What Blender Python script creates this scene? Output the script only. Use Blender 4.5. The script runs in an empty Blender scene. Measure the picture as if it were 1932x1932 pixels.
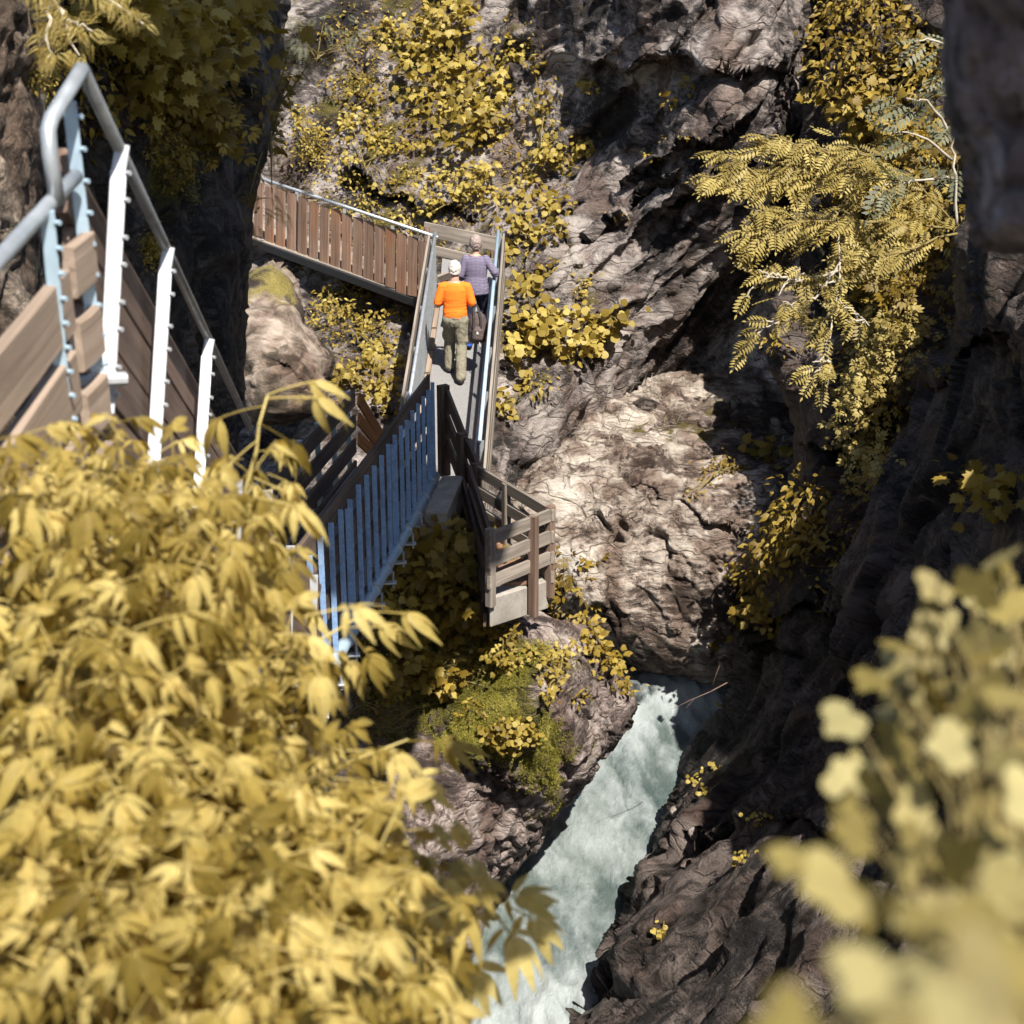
import bpy, bmesh, math, random
import numpy as np
from mathutils import Vector, Matrix

random.seed(7)
RNG = np.random.default_rng(11)
SC = bpy.context.scene
COL = SC.collection
TH = math.radians(20.0)
CT, ST = math.cos(TH), math.sin(TH)
F0, C0, CAMZ = 3064.0, 966.0, 12.0          # focal length and centre in the units the survey of the place was taken in

# ------------------------------------------------------------------ survey helper: bearing (u, v) and distance -> place
def Pn(u, v, d):
    u = np.asarray(u, float); v = np.asarray(v, float); d = np.asarray(d, float)
    x = (u - C0) / F0 * d; yc = (C0 - v) / F0 * d
    return np.stack([x, d * CT + yc * ST, CAMZ - d * ST + yc * CT], -1)
def P(u, v, d):
    return Vector(Pn(u, v, d).tolist())

# ------------------------------------------------------------------ noise
_perm = RNG.permutation(256); _perm = np.concatenate([_perm, _perm])
_g = RNG.normal(size=(256, 3)); _g /= np.linalg.norm(_g, axis=1)[:, None]
def _h(ix, iy, iz):
    return _perm[_perm[_perm[ix & 255] + (iy & 255)] + (iz & 255)]
def perlin(p):
    i = np.floor(p).astype(np.int64); f = p - i
    w = f * f * f * (f * (f * 6 - 15) + 10)
    def c(a, b, e):
        g = _g[_h(i[:, 0] + a, i[:, 1] + b, i[:, 2] + e)]
        return ((f - np.array([a, b, e])) * g).sum(1)
    l = lambda a, b, t: a + t * (b - a)
    x00 = l(c(0, 0, 0), c(1, 0, 0), w[:, 0]); x10 = l(c(0, 1, 0), c(1, 1, 0), w[:, 0])
    x01 = l(c(0, 0, 1), c(1, 0, 1), w[:, 0]); x11 = l(c(0, 1, 1), c(1, 1, 1), w[:, 0])
    return l(l(x00, x10, w[:, 1]), l(x01, x11, w[:, 1]), w[:, 2])
def fbm(p, o=5, lac=2.03, g=.5):
    s = np.zeros(len(p)); a = 1.
    for k in range(o):
        s += a * perlin(p + 17.3 * k); p = p * lac; a *= g
    return s
def ridged(p, o=4):
    s = np.zeros(len(p)); a = 1.
    for k in range(o):
        s += a * (1 - 2.2 * np.abs(perlin(p + 9.1 * k))); p = p * 2.1; a *= .5
    return s
_rt = RNG.random((256, 7))
def facets(p, sharp=30.):
    """jittered cells: blended tilted planes of the cells, their blended offset, and the distance to the border between cells"""
    i0 = np.floor(p).astype(np.int64)
    n = len(p); f1 = np.full(n, 9e9); f2 = np.full(n, 9e9); T = np.zeros(n); O = np.zeros(n); S = np.full(n, 1e-30)
    for a in (-1, 0, 1):
        for b in (-1, 0, 1):
            for e in (-1, 0, 1):
                c = i0 + np.array([a, b, e]); r = _rt[_h(c[:, 0], c[:, 1], c[:, 2])]
                dl = p - c - r[:, :3]; d = np.sqrt((dl ** 2).sum(1))
                f2 = np.where(d < f1, f1, np.minimum(f2, d)); f1 = np.minimum(f1, d)
                w = np.exp(-sharp * d); S += w
                T += w * ((dl * (r[:, 3:6] - .5)).sum(1) * 2); O += w * (r[:, 6] - .5)
    return T / S, O / S, f2 - f1
def frame(e1, e2):
    e1 = np.array(e1, float); e1 /= np.linalg.norm(e1)
    e2 = np.array(e2, float); e2 -= e1 * (e1 @ e2); e2 /= np.linalg.norm(e2)
    return np.stack([e1, e2, np.cross(e1, e2)], 1)
def rock_disp(p, amp=1., fr=None, size=1.5, stretch=(2.6, 1., 1.4), seed=0., crack=.35, smooth=.3, oct=4, sp=None):
    """block pattern of the rock: returns the relief, the fissure mask and a tone per block"""
    q = p @ fr if fr is not None else p
    q = q / np.array(stretch) / size + seed
    w = np.stack([fbm(q * 1.1 + 3, 3), fbm(q * 1.1 + 31, 3), fbm(q * 1.1 + 57, 3)], 1) * .5
    t = np.zeros(len(p)); a = .5 * size * amp; s = 1.; fis = np.zeros(len(p)); tone = np.zeros(len(p))
    vis = np.clip(.5 + 1.6 * fbm(q * .9 + 12, 3), 0, 1)
    for k in range(oct):
        g = 1. if sp is None else np.clip(size / s / (3.2 * sp) - .3, 0, 1)
        tl, off, ed = facets((q + w * (.8 if k else 1)) * s)
        e = np.exp(-(ed / (.05 + .03 * k)) ** 2)
        t += g * (a * (.8 * tl + .55 * off) * (1 if k < 2 else vis) - a * crack * e * vis)
        fis = np.maximum(fis, e * vis * (1, .9, .7, .45)[min(k, 3)]); tone += off * (.8, .9, .6, .4)[min(k, 3)]
        s *= 2.25; a *= .42
    g = 1. if sp is None else np.clip(size / 8 / (3.2 * sp) - .3, 0, 1)
    t += g * amp * smooth * .10 * size * ridged(q * 2.6 + 5, 4) + amp * .25 * size * fbm(q * .5 + 80, 3) + .012 * fbm(p * 9., 3)
    return t, fis, tone

# ------------------------------------------------------------------ mesh helpers
def mesh_np(name, V, faces, attrs=None, smooth=True):
    """faces: list of int arrays (n, k)"""
    me = bpy.data.meshes.new(name)
    V = np.asarray(V, np.float32)
    me.vertices.add(len(V)); me.vertices.foreach_set('co', V.ravel())
    li, st, o = [], [], 0
    for f in faces:
        f = np.asarray(f, np.int32)
        if not len(f): continue
        k = f.shape[1]; li.append(f.ravel()); st.append(o + np.arange(len(f), dtype=np.int32) * k); o += f.size
    li = np.concatenate(li).astype(np.int32); st = np.concatenate(st).astype(np.int32)
    me.loops.add(len(li)); me.loops.foreach_set('vertex_index', li)
    me.polygons.add(len(st)); me.polygons.foreach_set('loop_start', st)
    for k, a in (attrs or {}).items():
        a = np.asarray(a, np.float32)
        if a.ndim == 1:
            me.attributes.new(k, 'FLOAT', 'POINT').data.foreach_set('value', a)
        else:
            me.attributes.new(k, 'FLOAT_VECTOR', 'POINT').data.foreach_set('vector', a.ravel())
    me.update(calc_edges=True)
    if smooth: me.shade_smooth()
    else: me.shade_flat()
    return me
def link(name, me, mat=None, parent=None):
    o = bpy.data.objects.new(name, me); COL.objects.link(o)
    if mat: me.materials.append(mat)
    if parent:
        o.parent = parent; o.matrix_parent_inverse = Matrix.Translation(-parent.location) if parent.rotation_euler.to_quaternion().angle < 1e-6 else parent.matrix_basis.inverted()
    return o
def tag(o, label=None, cat=None, group=None, kind=None):
    if label: o['label'] = label
    if cat: o['category'] = cat
    if group: o['group'] = group
    if kind: o['kind'] = kind
    return o
def thing(name, label, cat, loc=(0, 0, 0), group=None):
    o = bpy.data.objects.new(name, None); COL.objects.link(o); o.location = loc; o.empty_display_size = .2
    return tag(o, label, cat, group)

class MB:
    """collects beams and tubes, with a lengthwise coordinate for grain"""
    def __init__(s): s.v = []; s.f = {}; s.l = []
    def add(s, V, F, L=None):
        o = len(s.v); s.v += [tuple(x) for x in V]
        s.l += [tuple(x) for x in (L if L is not None else V)]
        for f in F: s.f.setdefault(len(f), []).append([i + o for i in f])
    def beam(s, a, b, w, h, up=(0, 0, 1), cham=.12, sub=1, wob=0.):
        """board from a to b: w across, h along the up direction"""
        a = Vector(a); b = Vector(b); t = (b - a); L = t.length; t.normalize()
        up = Vector(up); x = t.cross(up)
        if x.length < 1e-4: x = t.cross(Vector((1, 0, 0)))
        x.normalize(); y = x.cross(t).normalized()
        c = min(w, h) * cham; pr = [(-w/2+c, -h/2), (w/2-c, -h/2), (w/2, -h/2+c), (w/2, h/2-c), (w/2-c, h/2), (-w/2+c, h/2), (-w/2, h/2-c), (-w/2, -h/2+c)]
        V, Lc, Fc = [], [], []; r0 = random.random() * 50; r1 = random.random() * 50
        for k in range(sub + 1):
            q = a.lerp(b, k / sub); ox, oy = random.uniform(-wob, wob), random.uniform(-wob, wob)
            for px, py in pr:
                V.append(q + x * (px + ox) + y * (py + oy)); Lc.append((L * k / sub + r0, px + r1, py + r1))
        for k in range(sub):
            for j in range(8):
                j2 = (j + 1) % 8; Fc.append([k*8+j, k*8+j2, k*8+8+j2, k*8+8+j])
        Fc.append(list(range(7, -1, -1))); n = sub * 8; Fc.append([n + j for j in range(8)])
        s.add(V, Fc, Lc); return s
    def tube(s, pts, r, n=10, cap=True):
        pts = [Vector(p) for p in pts]; rs = r if isinstance(r, (list, tuple)) else [r] * len(pts)
        V, Fc, Lc = [], [], []; L = random.random() * 20; x = None
        for k, p in enumerate(pts):
            t = (pts[min(k+1, len(pts)-1)] - pts[max(k-1, 0)]).normalized()
            if x is None:
                x = t.cross(Vector((0, 0, 1)))
                if x.length < 1e-3: x = t.cross(Vector((1, 0, 0)))
            x = (x - t * x.dot(t)).normalized(); y = t.cross(x)
            if k: L += (p - pts[k-1]).length
            for j in range(n):
                an = 2 * math.pi * j / n
                V.append(p + (x * math.cos(an) + y * math.sin(an)) * rs[k]); Lc.append((L, math.cos(an) * rs[k], math.sin(an) * rs[k]))
        for k in range(len(pts) - 1):
            for j in range(n):
                j2 = (j + 1) % n; Fc.append([k*n+j, k*n+j2, k*n+n+j2, k*n+n+j])
        if cap:
            Fc.append(list(range(n-1, -1, -1))); q = (len(pts) - 1) * n; Fc.append([q + j for j in range(n)])
        s.add(V, Fc, Lc); return s
    def loft(s, rings, n=16):
        """rings: (centre, axis x vector, axis y vector)"""
        V, Fc = [], []
        for c, ax, ay in rings:
            c = Vector(c); ax = Vector(ax); ay = Vector(ay)
            for j in range(n):
                an = 2 * math.pi * j / n; V.append(c + ax * math.cos(an) + ay * math.sin(an))
        for k in range(len(rings) - 1):
            for j in range(n):
                j2 = (j + 1) % n; Fc.append([k*n+j, k*n+j2, k*n+n+j2, k*n+n+j])
        Fc.append(list(range(n-1, -1, -1))); q = (len(rings) - 1) * n; Fc.append([q + j for j in range(n)])
        s.add(V, Fc); return s
    def hexa(s, c8, bev=0):
        """block from 8 corners: bottom four then top four"""
        s.add(c8, [[3, 2, 1, 0], [4, 5, 6, 7], [0, 1, 5, 4], [1, 2, 6, 5], [2, 3, 7, 6], [3, 0, 4, 7]]); return s
    def mesh(s, name, smooth=False):
        me = mesh_np(name, np.array([tuple(v) for v in s.v]), [np.array(f) for f in s.f.values()], {'loc': np.array(s.l)}, smooth)
        return me
    def build(s, name, mat, parent=None, smooth=False):
        return link(name, s.mesh(name, smooth), mat, parent)

# ------------------------------------------------------------------ node helpers
class NT:
    def __init__(s, name):
        s.m = bpy.data.materials.new(name); s.m.use_nodes = True; s.t = s.m.node_tree; s.t.nodes.clear()
        s.out = s.n('ShaderNodeOutputMaterial')
    def n(s, typ, ins=None, **kw):
        nd = s.t.nodes.new(typ)
        for k, v in kw.items(): setattr(nd, k, v)
        for k, v in (ins or {}).items(): s.set(nd, k, v)
        return nd
    def set(s, nd, k, v):
        i = nd.inputs[k]
        if isinstance(v, bpy.types.NodeSocket): s.t.links.new(v, i)
        elif isinstance(v, bpy.types.Node): s.t.links.new(v.outputs[0], i)
        else: i.default_value = v if not (isinstance(v, tuple) and len(v) == 3 and i.type == 'RGBA') else (*v, 1)
    def coord(s, scale=(1, 1, 1), rot=(0, 0, 0), src=None):
        c = src or s.n('ShaderNodeTexCoord').outputs['Object']
        return s.n('ShaderNodeMapping', {'Vector': c, 'Scale': scale, 'Rotation': rot}).outputs[0]
    def attr(s, name, out='Fac'): return s.n('ShaderNodeAttribute', attribute_name=name).outputs[out]
    def noise(s, vec, scale, detail=6, rough=.6, dist=0.):
        return s.n('ShaderNodeTexNoise', {'Vector': vec, 'Scale': scale, 'Detail': detail, 'Roughness': rough, 'Distortion': dist}).outputs['Fac']
    def ramp(s, fac, stops):
        r = s.n('ShaderNodeValToRGB', {'Fac': fac}); e = r.color_ramp.elements
        while len(e) < len(stops): e.new(.5)
        for el, (p, c) in zip(e, stops): el.position = p; el.color = (*c, 1) if isinstance(c, tuple) else (c, c, c, 1)
        return r.outputs[0]
    def mix(s, fac, a, b, mode='MIX'):
        nd = s.n('ShaderNodeMix', data_type='RGBA', blend_type=mode)
        s.set(nd, 0, fac); s.set(nd, 6, a); s.set(nd, 7, b); return nd.outputs[2]
    def math(s, op, a, b=0., c=None, clamp=False):
        nd = s.n('ShaderNodeMath', operation=op, use_clamp=clamp); s.set(nd, 0, a); s.set(nd, 1, b)
        if c is not None: s.set(nd, 2, c)
        return nd.outputs[0]
    def bump(s, h, strength, dist, normal=None):
        nd = s.n('ShaderNodeBump', {'Height': h, 'Strength': strength, 'Distance': dist})
        if normal is not None: s.set(nd, 'Normal', normal)
        return nd.outputs[0]
    def pbr(s, color, rough=.8, normal=None, metal=0., spec=.4, **kw):
        b = s.n('ShaderNodeBsdfPrincipled', {'Base Color': color, 'Roughness': rough, 'Metallic': metal, 'Specular IOR Level': spec})
        if normal is not None: s.set(b, 'Normal', normal)
        for k, v in kw.items(): s.set(b, k, v)
        return b
    def done(s, sh):
        s.t.links.new(sh.outputs[0] if isinstance(sh, bpy.types.Node) else sh, s.out.inputs['Surface']); return s.m

def rock_mat(name, dark, mid, light, rough=.85, moss=None, bump=1., wet=0., patch=None, grain=1., rot=40, cell=1.):
    k = NT(name); oc = k.coord()
    wn = k.n('ShaderNodeTexNoise', {'Vector': oc, 'Scale': 2.1, 'Detail': 2.}).outputs['Color']
    wv = k.n('ShaderNodeVectorMath', {0: oc, 1: k.n('ShaderNodeVectorMath', {0: wn, 1: (.38, .38, .38)}, operation='MULTIPLY').outputs[0]}, operation='ADD').outputs[0]
    # the beds dip: everything fine follows the same slope
    bd = k.coord((.42, 1.1, 1.75), (0, math.radians(rot), 0), wv)
    n1 = k.noise(bd, 8.5, 6, .74); n2 = k.noise(oc, 55, 2, .6)
    v1 = k.n('ShaderNodeTexVoronoi', {'Vector': bd, 'Scale': 1.5 / cell}, feature='DISTANCE_TO_EDGE').outputs['Distance']
    v2 = k.n('ShaderNodeTexVoronoi', {'Vector': bd, 'Scale': 5.2 / cell}, feature='F1'); 
    c1 = k.ramp(v1, [(0., 0.), (.035, 1.)])
    msk = k.ramp(k.attr('tone'), [(.42, 1.), (.62, 0.)])
    c1 = k.math('MAXIMUM', c1, msk)
    tn = k.math('ADD', k.attr('tone'), k.math('MULTIPLY', k.math('SUBTRACT', n1, .5), 1.0 * grain))
    tn = k.math('ADD', tn, k.math('MULTIPLY', k.math('SUBTRACT', n2, .5), .5 * grain))
    tn = k.math('ADD', tn, k.math('MULTIPLY', k.math('SUBTRACT', v2.outputs['Color'], .5), .22))
    c = k.ramp(tn, [(.10, tuple(x * .55 for x in dark)), (.32, dark), (.50, mid), (.70, light), (.95, patch or tuple(min(1, x * 1.15) for x in light))])
    c = k.mix(k.attr('stain'), c, k.mix(1., c, (.50, .43, .40), 'MULTIPLY'))
    cm = k.math('ADD', k.math('MULTIPLY', k.attr('fissure'), .5), k.math('MULTIPLY', k.math('SUBTRACT', 1., c1), .6), clamp=True)
    c = k.mix(cm, c, k.mix(1., c, (.22, .19, .17), 'MULTIPLY'))
    r = rough
    if wet: r = k.ramp(k.attr('stain'), [(.2, rough), (.8, rough - wet)])
    if moss is not None:
        mm = k.math('ADD', k.attr('moss'), k.math('MULTIPLY', k.math('SUBTRACT', n1, .5), .7))
        mf = k.ramp(mm, [(.40, 0.), (.56, 1.)])
        c = k.mix(mf, c, k.ramp(n2, [(.35, moss[0]), (.65, moss[1])]))
    h = k.math('ADD', n1, k.math('MULTIPLY', n2, .22)); h = k.math('ADD', h, k.math('MULTIPLY', c1, .35)); h = k.math('SUBTRACT', h, k.math('MULTIPLY', v2.outputs['Distance'], .55))
    return k.done(k.pbr(c, r, k.bump(h, 1. * bump, .13), spec=.35))

def leaf_mat(name, stops, trans=.35, rough=.55, spec=.35, tcol=None, bumpy=0.):
    k = NT(name)
    c = k.ramp(k.attr('rnd'), stops)
    vein = k.noise(k.coord(), 60 if not bumpy else bumpy, 4, .6)
    c = k.mix(.6, c, k.ramp(vein, [(.3, .72), (.7, 1.18)]), 'MULTIPLY')
    b = k.pbr(c, rough, spec=spec)
    t = k.n('ShaderNodeBsdfTranslucent', {'Color': k.mix(1., c, tcol or (1.0, .86, .35), 'MULTIPLY')})
    return k.done(k.n('ShaderNodeMixShader', {0: trans, 1: b.outputs[0], 2: t.outputs[0]}))

def wood_mat(name, a, b, dark=.5, rough=.8, stain=None):
    k = NT(name)
    l = k.attr('loc', 'Vector')
    g = k.noise(k.coord((.9, 26, 26), src=l), 1., 8, .65, .4)
    c = k.ramp(g, [(.3, a), (.7, b)])
    kn = k.noise(k.coord((.5, 3, 3), src=l), 1.2, 5)
    c = k.mix(.9, c, k.ramp(kn, [(.32, dark), (.6, 1.1)]), 'MULTIPLY')
    if stain: c = k.mix(k.ramp(k.noise(k.coord((.7, 2, 2), src=l), .9, 4), [(.52, 0.), (.66, .8)]), c, stain)
    ck = k.ramp(k.noise(k.coord((.35, 40, 40), src=l), 1., 3), [(.33, .45), (.4, 1.)])
    c = k.mix(.8, c, ck, 'MULTIPLY')
    return k.done(k.pbr(c, rough, k.bump(g, .5, .006), spec=.3))

def plain_mat(name, col, rough=.5, metal=0., var=.25, scale=18, spec=.5, bump=.15, dist=.004, dirt=None):
    k = NT(name); oc = k.coord()
    c = k.mix(1., col, k.ramp(k.noise(oc, scale, 7, .65), [(.3, 1 - var), (.7, 1 + var * .6)]), 'MULTIPLY')
    if dirt: c = k.mix(k.ramp(k.noise(oc, 4.5, 8, .7), [(.5, 0.), (.7, .8)]), c, dirt)
    return k.done(k.pbr(c, k.ramp(k.noise(oc, scale * .7, 5), [(.3, max(rough - .12, .05)), (.7, min(rough + .12, 1))]), k.bump(k.noise(oc, scale * 3, 6, .7), bump, dist), metal, spec))

# ------------------------------------------------------------------ camera, light, render
cam = bpy.data.cameras.new('camera'); camo = bpy.data.objects.new('camera', cam); COL.objects.link(camo)
camo.location = (0, 0, CAMZ); camo.rotation_euler = (math.radians(90) - TH, 0, 0)
cam.sensor_width = 36; cam.lens = 36 * F0 / 1932; cam.clip_start = .05; cam.clip_end = 400
cam.dof.use_dof = True; cam.dof.focus_distance = 21.5; cam.dof.aperture_fstop = 4.6; cam.dof.aperture_blades = 0
SC.camera = camo
SUN_EL, SUN_AZ = math.radians(54), math.radians(25)      # behind the viewer, a little to the right
sdir = Vector((math.cos(SUN_EL) * math.sin(SUN_AZ), -math.cos(SUN_EL) * math.cos(SUN_AZ), math.sin(SUN_EL)))
sl = bpy.data.lights.new('sun', 'SUN'); sl.energy = 5.0; sl.angle = math.radians(.5); sl.color = (1., .945, .85)
so = bpy.data.objects.new('sun', sl); COL.objects.link(so); so.rotation_euler = sdir.to_track_quat('Z', 'Y').to_euler(); so.location = (5, -5, 30)
W = bpy.data.worlds.new('World'); SC.world = W; W.use_nodes = True
wt = W.node_tree; wt.nodes.clear()
sky = wt.nodes.new('ShaderNodeTexSky'); sky.sky_type = 'NISHITA'; sky.sun_disc = False
sky.sun_elevation = SUN_EL; sky.sun_rotation = math.pi - SUN_AZ
bg = wt.nodes.new('ShaderNodeBackground'); bg.inputs['Strength'].default_value = .075
wo = wt.nodes.new('ShaderNodeOutputWorld'); wt.links.new(sky.outputs[0], bg.inputs[0]); wt.links.new(bg.outputs[0], wo.inputs[0])
SC.view_settings.view_transform = 'Standard'; SC.view_settings.look = 'None'; SC.view_settings.exposure = .95; SC.view_settings.gamma = 1
SC.cycles.max_bounces = 6; SC.cycles.diffuse_bounces = 3; SC.cycles.glossy_bounces = 2; SC.cycles.transmission_bounces = 3; SC.cycles.transparent_max_bounces = 4
SC.cycles.use_denoising = True; SC.cycles.use_adaptive_sampling = True; SC.cycles.adaptive_threshold = .025; SC.cycles.adaptive_min_samples = 16
SC.cycles.caustics_reflective = False; SC.cycles.caustics_refractive = False
# ================================================================== ROCK: lofted from surveyed points, then broken into blocks
def rbf(ctrl):
    c = np.array(ctrl, float); x = c[:, :2] / 500.; n = len(x)
    def phi(r2): return .5 * r2 * np.log(r2 + 1e-9)
    A = phi(((x[:, None] - x[None]) ** 2).sum(-1)) + np.eye(n) * .02
    Q = np.hstack([np.ones((n, 1)), x]); M = np.block([[A, Q], [Q.T, np.zeros((3, 3))]])
    w = np.linalg.solve(M, np.concatenate([c[:, 2], np.zeros(3)]))
    def f(u, v):
        u = np.asarray(u, float).ravel() / 500.; v = np.asarray(v, float).ravel() / 500.
        s = w[n] + w[n+1] * u + w[n+2] * v
        for k in range(n): s = s + w[k] * phi((u - x[k, 0]) ** 2 + (v - x[k, 1]) ** 2)
        return s
    return f
def chaikin(p, k=2):
    p = np.array(p, float)
    for _ in range(k):
        q = np.roll(p, -1, 0); p = np.stack([.75 * p + .25 * q, .25 * p + .75 * q], 1).reshape(-1, 2)
    return p
def sdf(poly, u, v):
    pts = np.stack([u, v], 1); best = np.full(len(pts), 9e9); cp = np.zeros_like(pts); ins = np.zeros(len(pts), bool)
    for a, b in zip(poly, np.roll(poly, -1, 0)):
        ab = b - a; t = np.clip(((pts - a) @ ab) / (ab @ ab + 1e-9), 0, 1); c = a + t[:, None] * ab
        d = ((pts - c) ** 2).sum(1); m = d < best; best = np.where(m, d, best); cp[m] = c[m]
        cr = ((a[1] > pts[:, 1]) != (b[1] > pts[:, 1])) & (pts[:, 0] < (b[0] - a[0]) * (pts[:, 1] - a[1]) / (b[1] - a[1] + 1e-12) + a[0])
        ins ^= cr
    return np.where(ins, 1, -1) * np.sqrt(best), cp
def ledge(d, u, v, line, h, wa, wb, hb=None):
    l = np.array(line, float); vl = np.interp(u, l[:, 0], l[:, 1]); sd = v - vl + 14 * np.sin(u * .031) + 8 * np.sin(u * .083 + 1)
    win = np.clip((u - l[0, 0]) / 60, 0, 1) * np.clip((l[-1, 0] - u) / 60, 0, 1)
    return d + win * np.where(sd < 0, -h * np.exp(np.minimum(sd, 0) / wa), (hb if hb is not None else h) * np.exp(-np.maximum(sd, 0) / wb))

def rock_attrs(p, fis, cell, fr):
    q = (p @ fr if fr is not None else p) * np.array([.45, 1.2, .8])
    tone = .5 + .42 * fbm(q * .8 + 5, 5, g=.6) + .30 * fbm(q * 3.7 + 15, 4, g=.6) + .22 * cell + .16 * fbm(q * 11 + 45, 3, g=.7)
    st = fbm(np.stack([p[:, 0] * 1.7, p[:, 1] * 1.7, p[:, 2] * .3], 1) + 33, 5, g=.6)
    return {'tone': tone, 'fissure': fis, 'stain': np.clip(.5 + 2.8 * st - .25, 0, 1)}
def RD(sp, p, *a, **k): return rock_disp(p, *a, sp=sp, **k)
class Mass:
    def __init__(s, name, ur, vr, step, ctrl, mat, outline=None, rnd=50, rb=.5, k=.03, margin=90, ledges=(), disp=None, mossfn=None, ruff=6, carve=None, fr=None):
        us = np.arange(ur[0], ur[1] + .1, step); vs = np.arange(vr[0], vr[1] + .1, step); s.u0, s.v0, s.step = ur[0], vr[0], step
        U, Vv = np.meshgrid(us, vs); s.shape = U.shape; u = U.ravel(); v = Vv.ravel(); u_in, v_in = u.copy(), v.copy()
        f = rbf(ctrl); keep = np.ones(len(u), bool)
        if outline is not None:
            po = chaikin(outline)
            jit = np.stack([fbm(np.stack([po[:, 0] / 40, po[:, 1] / 40, po[:, 0] * 0 + .5], 1), 3), fbm(np.stack([po[:, 0] / 40, po[:, 1] / 40, po[:, 0] * 0 + 7.5], 1), 3)], 1)
            po = po + jit * ruff
            sd, cp = sdf(po, u, v); out = sd < 0; o = -sd
            nin = (cp - np.stack([u, v], 1)) / np.maximum(o, 1e-6)[:, None]
            u2 = np.where(out, cp[:, 0] + nin[:, 0] * np.minimum(o * .3, 45), u); v2 = np.where(out, cp[:, 1] + nin[:, 1] * np.minimum(o * .3, 45), v)
            d = f(np.where(out, cp[:, 0], u), np.where(out, cp[:, 1], v))
            for lg in ledges: d = ledge(d, np.where(out, cp[:, 0], u), np.where(out, cp[:, 1], v), *lg)
            x = np.clip(sd / rnd, 0, 1); d = d + rb * (1 - np.sqrt(np.maximum(1 - (1 - x) ** 2, 0))) + np.where(out, o * k, 0)
            keep = sd > -margin; u, v = u2, v2
        else:
            d = f(u, v)
            for lg in ledges: d = ledge(d, u, v, *lg)
        if carve is not None: d = carve(u, v, d)
        p = Pn(u, v, d)
        G = p.reshape(*s.shape, 3); du = np.gradient(G, axis=1); dv = np.gradient(G, axis=0)
        n = np.cross(dv, du).reshape(-1, 3); n /= np.linalg.norm(n, axis=1)[:, None] + 1e-9
        if (n * (np.array([0, 0, CAMZ]) - p)).sum(1).mean() < 0: n = -n
        # spread the block pattern over a smoothed normal so that blocks step out instead of shearing
        sp = np.maximum(np.linalg.norm(du, axis=-1), np.linalg.norm(dv, axis=-1)); sp = np.maximum(sp, np.maximum(np.roll(sp, 1, 0), np.roll(sp, -1, 0))).ravel()
        t, fis, cell = disp(p, sp); p0 = p; p = p + n * t[:, None]
        s.p = p.reshape(*s.shape, 3); s.n = n.reshape(*s.shape, 3); s.keep = keep
        nv, nu = s.shape; idx = np.arange(nv * nu).reshape(nv, nu)
        q = np.stack([idx[:-1, :-1], idx[1:, :-1], idx[1:, 1:], idx[:-1, 1:]], -1).reshape(-1, 4)
        q = q[keep[q].all(1)]
        at = rock_attrs(p0, fis, cell, fr); G = p.reshape(*s.shape, 3)
        n = np.cross(np.gradient(G, axis=0), np.gradient(G, axis=1)).reshape(-1, 3); n /= np.linalg.norm(n, axis=1)[:, None] + 1e-9
        if (n * (np.array([0, 0, CAMZ]) - p)).sum(1).mean() < 0: n = -n
        at['moss'] = (mossfn(u_in, v_in, p) if mossfn else np.zeros(len(u))) + .10 * n[:, 2] + .5 * fbm(p * 1.9 + 7, 5)
        s.o = link(name, mesh_np(name, p, [q], at), mat); tag(s.o, kind='structure')
    def at(s, u, v):
        i = np.clip(np.round((np.asarray(v, float) - s.v0) / s.step).astype(int), 0, s.shape[0] - 1)
        j = np.clip(np.round((np.asarray(u, float) - s.u0) / s.step).astype(int), 0, s.shape[1] - 1)
        return s.p[i, j], s.n[i, j]

MOSS = ((.035, .030, .006), (.15, .13, .022))
m_far = rock_mat('cliff_rock', (.056, .047, .045), (.25, .212, .196), (.48, .42, .39), moss=((.06, .05, .012), (.16, .13, .03)), patch=(.55, .49, .44))
m_pale = rock_mat('river_boulder_rock', (.15, .11, .088), (.47, .39, .33), (.66, .575, .49), rot=-38, cell=.7, moss=((.07, .055, .012), (.15, .12, .03)), patch=(.66, .60, .54))
m_out = rock_mat('outcrop_rock', (.12, .088, .078), (.36, .28, .25), (.56, .46, .42), rot=-50, cell=.6, moss=MOSS, patch=(.60, .53, .49))
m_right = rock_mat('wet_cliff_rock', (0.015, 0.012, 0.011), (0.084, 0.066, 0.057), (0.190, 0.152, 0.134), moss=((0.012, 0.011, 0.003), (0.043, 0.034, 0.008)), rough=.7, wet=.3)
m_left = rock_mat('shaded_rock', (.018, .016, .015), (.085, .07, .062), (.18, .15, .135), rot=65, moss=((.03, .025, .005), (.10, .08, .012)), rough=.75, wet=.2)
m_brown = rock_mat('boulder_rock', (.09, .07, .05), (.27, .21, .165), (.42, .35, .29), grain=.5, cell=2., moss=((.14, .11, .03), (.26, .21, .06)), bump=.6)
m_near = rock_mat('hanging_rock', (.05, .044, .048), (.36, .32, .37), (.55, .50, .57), moss=((.02, .02, .01), (.05, .05, .02)))
m_bank = rock_mat('bank_earth', (.03, .024, .018), (.12, .10, .08), (.25, .21, .18), moss=((.05, .04, .008), (.16, .12, .03)))

FRA = frame((1, .25, .95), (-.6, -.3, .75))
def gz(u, v, cu, cv, ru, rv): return np.exp(-(((u - cu) / ru) ** 2 + ((v - cv) / rv) ** 2))

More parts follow.
